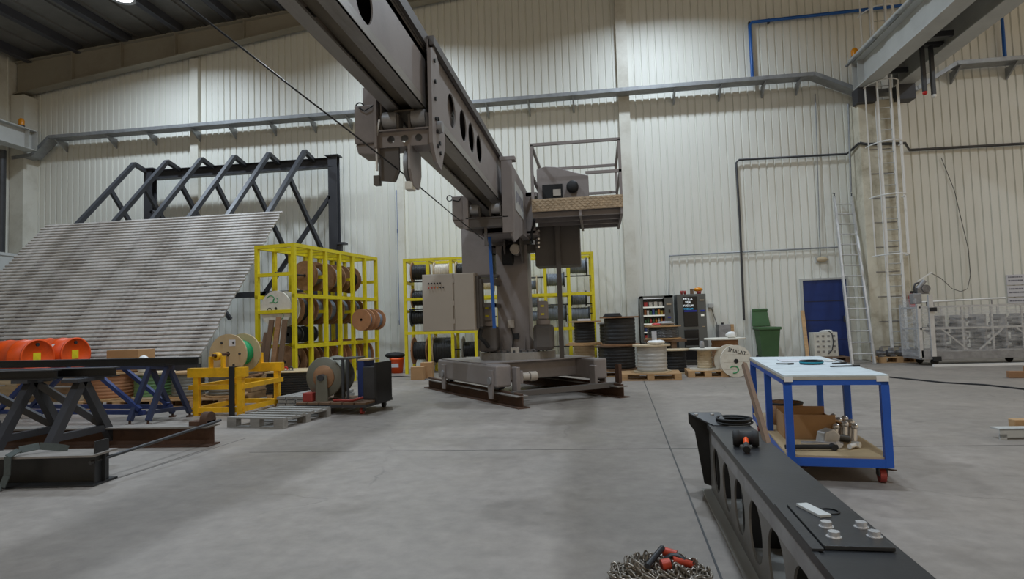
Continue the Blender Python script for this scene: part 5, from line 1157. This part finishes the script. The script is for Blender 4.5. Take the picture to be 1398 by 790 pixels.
tag(MB().tube([at(1190, 512, Z=.012), at(1230, 516, Z=.012), at(1290, 522, Z=.012), at(1345, 525, Z=.012), at(1400, 531, Z=.012), at(1460, 541, Z=.012)], .014, 6).build('floor_cable', 'rubber'), 'black cable trailing across the floor behind the blue table', 'cable')
# bits at the right edge
a = at(1378, 516, Z=0); T = thing('timber_offcut', 'brown timber block on the floor near the work platform', 'timber', (a.x, a.y, 0), R_(-12))
m = MB(); m.box(0, .9, 0, .12, 0, .12); m.build('block', 'wood_brown', T, .008, False); m = MB(); m.box(.25, 1.0, .02, .14, .12, .2); m.build('block', 'wood_brown', T, .008, False)
a = at(1366, 600, Z=.0); T = thing('steel_angle', 'grey steel channel with hook end lying across timbers at the right', 'steel channel', (a.x, a.y, .0), R_(2))
m = MB(); m.box(0, 2.2, 0, .14, .085, .1); m.box(0, 2.2, 0, .012, .02, .1); m.build('channel', 'steel_grey', T, 0, False); m = MB(); m.box(0, .06, 0, .02, .0, .05); m.build('hook_end', 'steel_grey', T, 0, False)
a = at(1386, 588, Z=.0); T = thing('timber_offcut', 'small pale timber block beside the grey steel channel', 'timber', (a.x, a.y, 0), 0)
m = MB(); m.box(0, .5, 0, .1, 0, .11); m.build('block', 'wood', T, .008, False)

# ------------------------------------------------------------------ blue work table
TZ = R_(-7.0)
T = thing('work_table', 'blue steel work table with pale top and lower shelf', 'table', (1.37, 4.84, 0), TZ)
TW, TL, TH_ = .70, 2.15, .79
def tb(nm, mt, *b, par=None, bev=0): m = MB(); m.box(*b); return m.build(nm, mt, par or T, bev, False)
tb('tabletop', 'table_top', 0, TW, 0, TL, TH_ - .012, TH_, bev=.002)
tb('top_board', 'table_edge', -.005, TW + .005, -.005, TL + .005, TH_ - .035, TH_ - .0125)
for y in (0, TL - .05): tb('top_rail', 'blue', 0, TW, y, y + .05, TH_ - .075, TH_ - .036)
for x in (0, TW - .05): tb('side_rail', 'blue', x, x + .05, 0, TL, TH_ - .075, TH_ - .037)
for x in (0, TW - .05):
    for y in (0, TL * .48, TL - .05): tb('leg', 'blue', x - .002, x + .052, y - .002, y + .05, .12, TH_ - .075)
for y in (0, TL - .05): tb('lower_rail', 'blue', 0, TW, y, y + .05, .12, .18)
for x in (0, TW - .05): tb('lower_side_rail', 'blue', x, x + .05, 0, TL, .12, .178)
tb('shelf', 'plywood', .0, TW - .0, .02, TL - .02, .18, .195)
for (x, y) in ((.06, .06), (TW - .06, .06), (.06, TL - .06), (TW - .06, TL - .06)):
    m = MB(); m.cyl((x - .02, y + .02, .055), (x + .02, y + .02, .055), .055, n=20); cw = m.build('caster_wheel', 'red_dull', T, 0, False)
    m = MB(); m.box(x - .03, x - .023, y - .02, y + .05, .05, .12); m.box(x + .023, x + .03, y - .02, y + .05, .05, .12); m.box(x - .03, x + .03, y - .03, y + .04, .108, .12); m.build('caster_fork', 'steel_dark', cw, 0, False)
    m = MB(); m.bar((x + .03, y - .0, .1), (x + .07, y - .05, .105), .03, .006); m.build('brake_lever', 'rust', cw, 0, False)
for xa_, xb_ in ((0, .06), (TW - .08, TW)): m = MB(); m.box(xa_, xb_, -.008, -.005, TH_ - .05, TH_ - .01); m.build('tape_patch', 'plastic_white', T, 0, False)
TM = Matrix.Translation((1.37, 4.84, 0)) @ Matrix.Rotation(TZ, 4, 'Z')
def ontab(x, y, z): return TM @ Vector((x, y, z))
# things on the table
m = MB(); m.xf = TM; 
for k in range(3): m.lathe([(.055, k * .012), (.095, k * .012), (.097, k * .012 + .005), (.095, k * .012 + .011), (.055, k * .012 + .011)], (.4, 1.05, TH_ + .001), 'z', 24)
o = tag(m.build('tape_roll', 'rubber'), 'flat black and teal roll on the blue work table', 'tape roll')
m = MB(); m.xf = TM; m.lathe([(.098, .012), (.101, .014), (.101, .022), (.098, .024)], (.4, 1.05, TH_ + .001), 'z', 24); m.build('teal_band', 'teal', o)
m = MB(); m.xf = TM; m.box(.2, .44, 1.35, 1.65, TH_, TH_ + .008); tag(m.build('paper_sheet', 'paper'), 'folded white paper on the far end of the work table', 'paper')
for (x0, y0, x1, y1, lb, nm) in ((.1, 1.0, .2, 1.02, 'small dark pencil on the work table', 'pencil'), (.46, .62, .66, .72, 'dark handled tool lying on the work table', 'hand_tool'), (.55, .95, .64, 1.05, 'black marker beside the roll on the work table', 'marker')):
    m = MB(); m.xf = TM; m.cyl((x0, y0, TH_ + .012), (x1, y1, TH_ + .008), .006, n=8); m.cyl((x1, y1, TH_ + .008), (x1 + .05, y1 + .02, TH_ + .008), .008, n=8); tag(m.build(nm, 'rubber'), lb, 'tool')
m = MB(); m.xf = TM; m.lathe([(0, 0), (.05, 0), (.055, .012), (0, .014)], (.62, 1.35, TH_), 'z', 16); tag(m.build('porcelain_saucer', 'plastic_white'), 'small white saucer on the far end of the work table', 'saucer')
m = MB(); m.xf = TM; m.tube([(.66, 1.1, TH_ + .01), (.7, 1.2, TH_ + .012), (.69, 1.35, TH_ + .01), (.67, 1.45, TH_ + .02)], .008, 6); tag(m.build('hose_piece', 'alu_dull'), 'grey hose piece at the table edge', 'hose')
# shelf things
T2 = thing('cardboard_box', 'open cardboard box on the lower shelf of the work table', 'box', ontab(.28, .85, .196), TZ)
for b in ((-.2, .2, -.2, -.19, 0, .2), (-.2, .2, .19, .2, 0, .22), (-.2, -.19, -.19, .19, 0, .2), (.19, .2, -.19, .19, 0, .16), (-.19, .19, -.19, .19, 0, .01)): m = MB(); m.box(*b); m.build('panel', 'cardboard', T2, 0, False)
m = MB(); m.bar((.2, 0, .15), (.34, 0, .1), .36, .008); m.build('flap', 'cardboard', T2, 0, False)
T2 = thing('paint_tin', 'dark rimmed tin on the far shelf of the work table', 'tin', ontab(.22, 1.45, .196))
m = MB(); m.lathe([(0, 0), (.16, 0), (.16, .2), (.15, .2), (.15, .02)], (0, 0, 0), 'z', 20); m.build('body', 'wood_brown', T2, 0, False); m = MB(); m.lathe([(.16, .19), (.165, .19), (.165, .205), (.15, .205)], (0, 0, 0), 'z', 20); m.build('rim', 'rubber', T2, 0, False)
T2 = thing('bolt_tray', 'tray of chrome bolts and fittings on the shelf of the work table', 'fittings', ontab(.56, .8, .196), TZ)
for k in range(14):
    x, y = -.1 + (k % 3) * .07, -.2 + (k // 3) * .1; m = MB(); m.cyl((x, y, 0), (x + .015, y + .02, .1 + .02 * (k % 2)), .022, n=8); m.sphere((x + .015, y + .02, .11 + .02 * (k % 2)), .03, 8); m.build('fitting', 'chrome', T2, 0, False)
for i, (x, y, l, a, mt_, lb, nm, cat) in enumerate(((.2, .2, .38, .1, 'rubber', 'black flat bar on the near edge of the table shelf', 'flat_bar', 'bar'), (.3, .33, .3, -.1, 'chrome', 'chrome ratchet on the table shelf', 'ratchet', 'tool'), (.52, .3, .14, .9, 'plastic_white', 'white plastic tube on the table shelf', 'tube', 'tube'))):
    T2 = thing(nm, lb, cat, ontab(x, y, .196), TZ + a)
    m = MB(); m.cyl((-l / 2, 0, .025), (l / 2, 0, .025), .018, n=8); m.build('shaft', mt_, T2, 0, False); m = MB(); m.cyl((l / 2 - .03, -.03, .025), (l / 2 - .03, .03, .025), .024, n=8); m.build('head', mt_, T2, 0, False)
T2 = thing('angle_grinder', 'silver metal power tool on the table shelf', 'power tool', ontab(.36, .42, .196), TZ + .5)
m = MB(); m.prism([(-.08, 0), (.07, 0), (.09, .08), (.03, .13), (-.05, .11)], 'y', -.05, .05); m.build('body', 'alu', T2, .012, False); m = MB(); m.cyl((.06, 0, .06), (.2, 0, .03), .03, n=10); m.build('grip', 'steel_dark', T2, 0, False)
# wooden stick leaning against the table
tag(MB().bar(at(1050, 613, Z=.47), at(1016, 497, Y=4.9), .03, .035, (0, -1, 0)).build('wooden_stick', 'wood_old'), 'brown wooden stick leaning on the blue work table', 'stick')

# ------------------------------------------------------------------ black perforated beam in the foreground
BZ = R_(-2.2); BH = .5
B = thing('perforated_beam', 'long black steel box beam with round holes and bolted top plate', 'steel beam', (.61, 1.0, 0), BZ)
def bb(nm, mt, *b, bev=0): m = MB(); m.box(*b); return m.build(nm, mt, B, bev, False)
BL = 3.7
holes = [(BL - .42 - k * .40, .22, .145) for k in range(8)]
m = MB(); m.web(.0, BL - .12, .015, BH - .014, .015, .025, holes, 'x', 30); m.build('side_web', 'beam_web', B, 0, False)
m = MB(); m.web(.0, BL - .12, .015, BH - .014, .235, .245, holes, 'x', 30); m.build('side_web', 'steel_black', B, 0, False)
bb('bottom_plate', 'steel_grey', -.05, .29, 0, BL - .1, 0, .014)
bb('top_plate', 'steel_black', 0, .265, 0, BL - .1, BH - .014, BH, bev=.003)
bb('edge_bar', 'steel_black', -.012, .006, 0, BL - .25, BH - .03, BH + .004)
bb('side_strip', 'alu_dull', .007, .0149, 0, BL - .3, BH - .13, BH - .03)
for k in range(8):
    y = .2 + k * .45; bb('diaphragm', 'steel_black', .026, .234, y - .005, y + .005, .015, BH - .1) if k % 2 else None
m = MB(); m.prism([(-.12, BH + .055), (.1, BH + .055), (.2, BH - .06), (.2, .06), (.02, .03), (-.03, .05), (-.08, BH - .08), (-.12, BH - .02)], 'y', BL - .1, BL - .085); m.build('end_plate', 'steel_black', B, 0, False)
m = MB(); m.add([(-.12, BL - .1, BH + .055), (.1, BL - .1, BH + .055), (.12, BL - .34, BH + .005), (.02, BL - .34, BH + .005), (-.12, BL - .1, BH + .045), (.1, BL - .1, BH + .045), (.12, BL - .34, BH - .005), (.02, BL - .34, BH - .005)], [(0, 1, 2, 3), (7, 6, 5, 4), (0, 4, 5, 1), (1, 5, 6, 2), (2, 6, 7, 3), (3, 7, 4, 0)]); m.build('end_gusset', 'steel_black', B, 0, False)
for x in (-.07, .04): m = MB(); m.cyl((x, BL - .14, BH + .04), (x, BL - .14, BH + .052), .014, n=10); m.build('slot', 'chrome', B, 0, False)
PB = bb('bolted_plate', 'steel_black', .03, .238, 1.08, 1.52, BH + .002, BH + .016, bev=.003)
bb('plate_rail', 'steel_black', -.012, .024, 1.06, 1.54, BH + .005, BH + .012)
for (x, y) in ((.092, 1.26), (.085, 1.16), (.205, 1.265), (.212, 1.175)):
    m = MB(); m.cyl((x, y, BH + .016), (x, y, BH + .019), .024, n=16); m.cyl((x, y, BH + .019), (x, y, BH + .035), .019, n=6); m.build('hex_bolt', 'chrome', PB, 0, False)
m = MB(); m.bar((.078, 1.50, BH + .0215), (.122, 1.36, BH + .0215), .045, .011); m.build('bar_magnet', 'steel_grey', PB, .002, False)
m = MB(); m.lathe([(.03, 0), (.036, 0), (.036, .004), (.03, .004)], (.155, 1.43, BH + .016), 'z', 20); m.build('cover_seat', 'dark_void', PB, 0, False)
# coil on the beam and mallet
BM = Matrix.Translation((.61, 1.0, 0)) @ Matrix.Rotation(BZ, 4, 'Z')
m = MB(); m.xf = BM
for k, r in enumerate((.12, .105, .115)): m.tube([(.17 + r * cos(a), BL - .25 + r * sin(a), BH + .012 + k * .012) for a in [2 * pi * i / 24 for i in range(24)]], .008, 5, True)
tag(m.build('cable_coil', 'rubber'), 'thin dark cable coil on the end of the perforated beam', 'cable coil')
p = at(1018, 597, Z=.55); T = thing('mallet', 'black rubber mallet with orange handle on the perforated beam', 'mallet', (p.x, p.y, BH), R_(-12))
m = MB(); m.lathe([(0, -.07), (.04, -.07), (.045, -.062), (.045, -.035), (.036, -.03), (.036, .03), (.045, .035), (.045, .062), (.04, .07), (0, .07)], (0, 0, .046), 'x', 22); m.build('head', 'rubber', T, 0, False)
m = MB(); m.cyl((0, -.03, .046), (.0, -.13, .035), .015, .013, n=10); m.build('handle', 'orange', T, 0, False)
m = MB(); m.cyl((.0, -.13, .035), (.0, -.2, .022), .017, .02, n=10); m.build('grip', 'rubber', T, 0, False)

# ------------------------------------------------------------------ chain heap
T = thing('chain_heap', 'heap of steel lifting chain with red fittings on the floor', 'chain', (.25, 3.15, 0))
lk = MB(); R1, hl = .0125, .013
pts = [(hl + R1 * cos(a), R1 * sin(a), 0) for a in [-pi / 2 + pi * i / 5 for i in range(6)]] + [(-hl - R1 * cos(a), -R1 * sin(a), 0) for a in [-pi / 2 + pi * i / 5 for i in range(6)]]
lk.tube(pts, .0052, 5, True); proto = None
c0 = at(902, 782, Z=.03); path = []
random.seed(5)
for k in range(250):
    a = k * .195; rr = .115 + .045 * sin(k * .047 * 3) + random.uniform(-.012, .012)
    ex = 1.0 if k % 2 else 1.0
    path.append(Vector((c0.x + rr * 1.35 * cos(a) + .03 * sin(k * .11), c0.y + rr * .9 * sin(a), .012 + .055 * max(0, 1 - (abs(rr - .1) / .09)) * random.random() + .0002 * k * .6)))
for k in range(len(path) - 1):
    if proto is None: o = proto = lk.build('link', 'chain', T, 0, False)
    else: o = proto.copy(); COL.objects.link(o)
    d = (path[k + 1] - path[k]); q = d.to_track_quat('X', 'Z').to_matrix().to_4x4() @ Matrix.Rotation((pi / 2 if k % 2 else 0) + random.uniform(-.4, .4), 4, 'X')
    o.matrix_local = Matrix.Translation(path[k] - T.location) @ q
def fit(nm, mt, p, q, r): m = MB(); m.cyl(p, q, r, n=12); m.build(nm, mt, T)
fit('steel_bar', 'steel_dark', (c0.x - .07, c0.y - .1, .1), (c0.x + .02, c0.y + .08, .12), .014)
fit('red_fitting', 'chain_red', (c0.x + .025, c0.y + .09, .10), (c0.x + .085, c0.y + .07, .09), .022)
fit('red_fitting', 'chain_red', (c0.x + .06, c0.y + .02, .085), (c0.x + .16, c0.y + .03, .06), .018)
fit('red_fitting', 'chain_red', (c0.x + .0, c0.y - .06, .09), (c0.x + .04, c0.y - .05, .095), .026)
m = MB(); m.tube([(c0.x + .07 + .05 * cos(a), c0.y + .02 + .02 * sin(a), .07 + .03 * sin(a)) for a in [i * 2 * pi / 10 for i in range(8)]], .012, 6); m.build('hook', 'steel_dark', T)
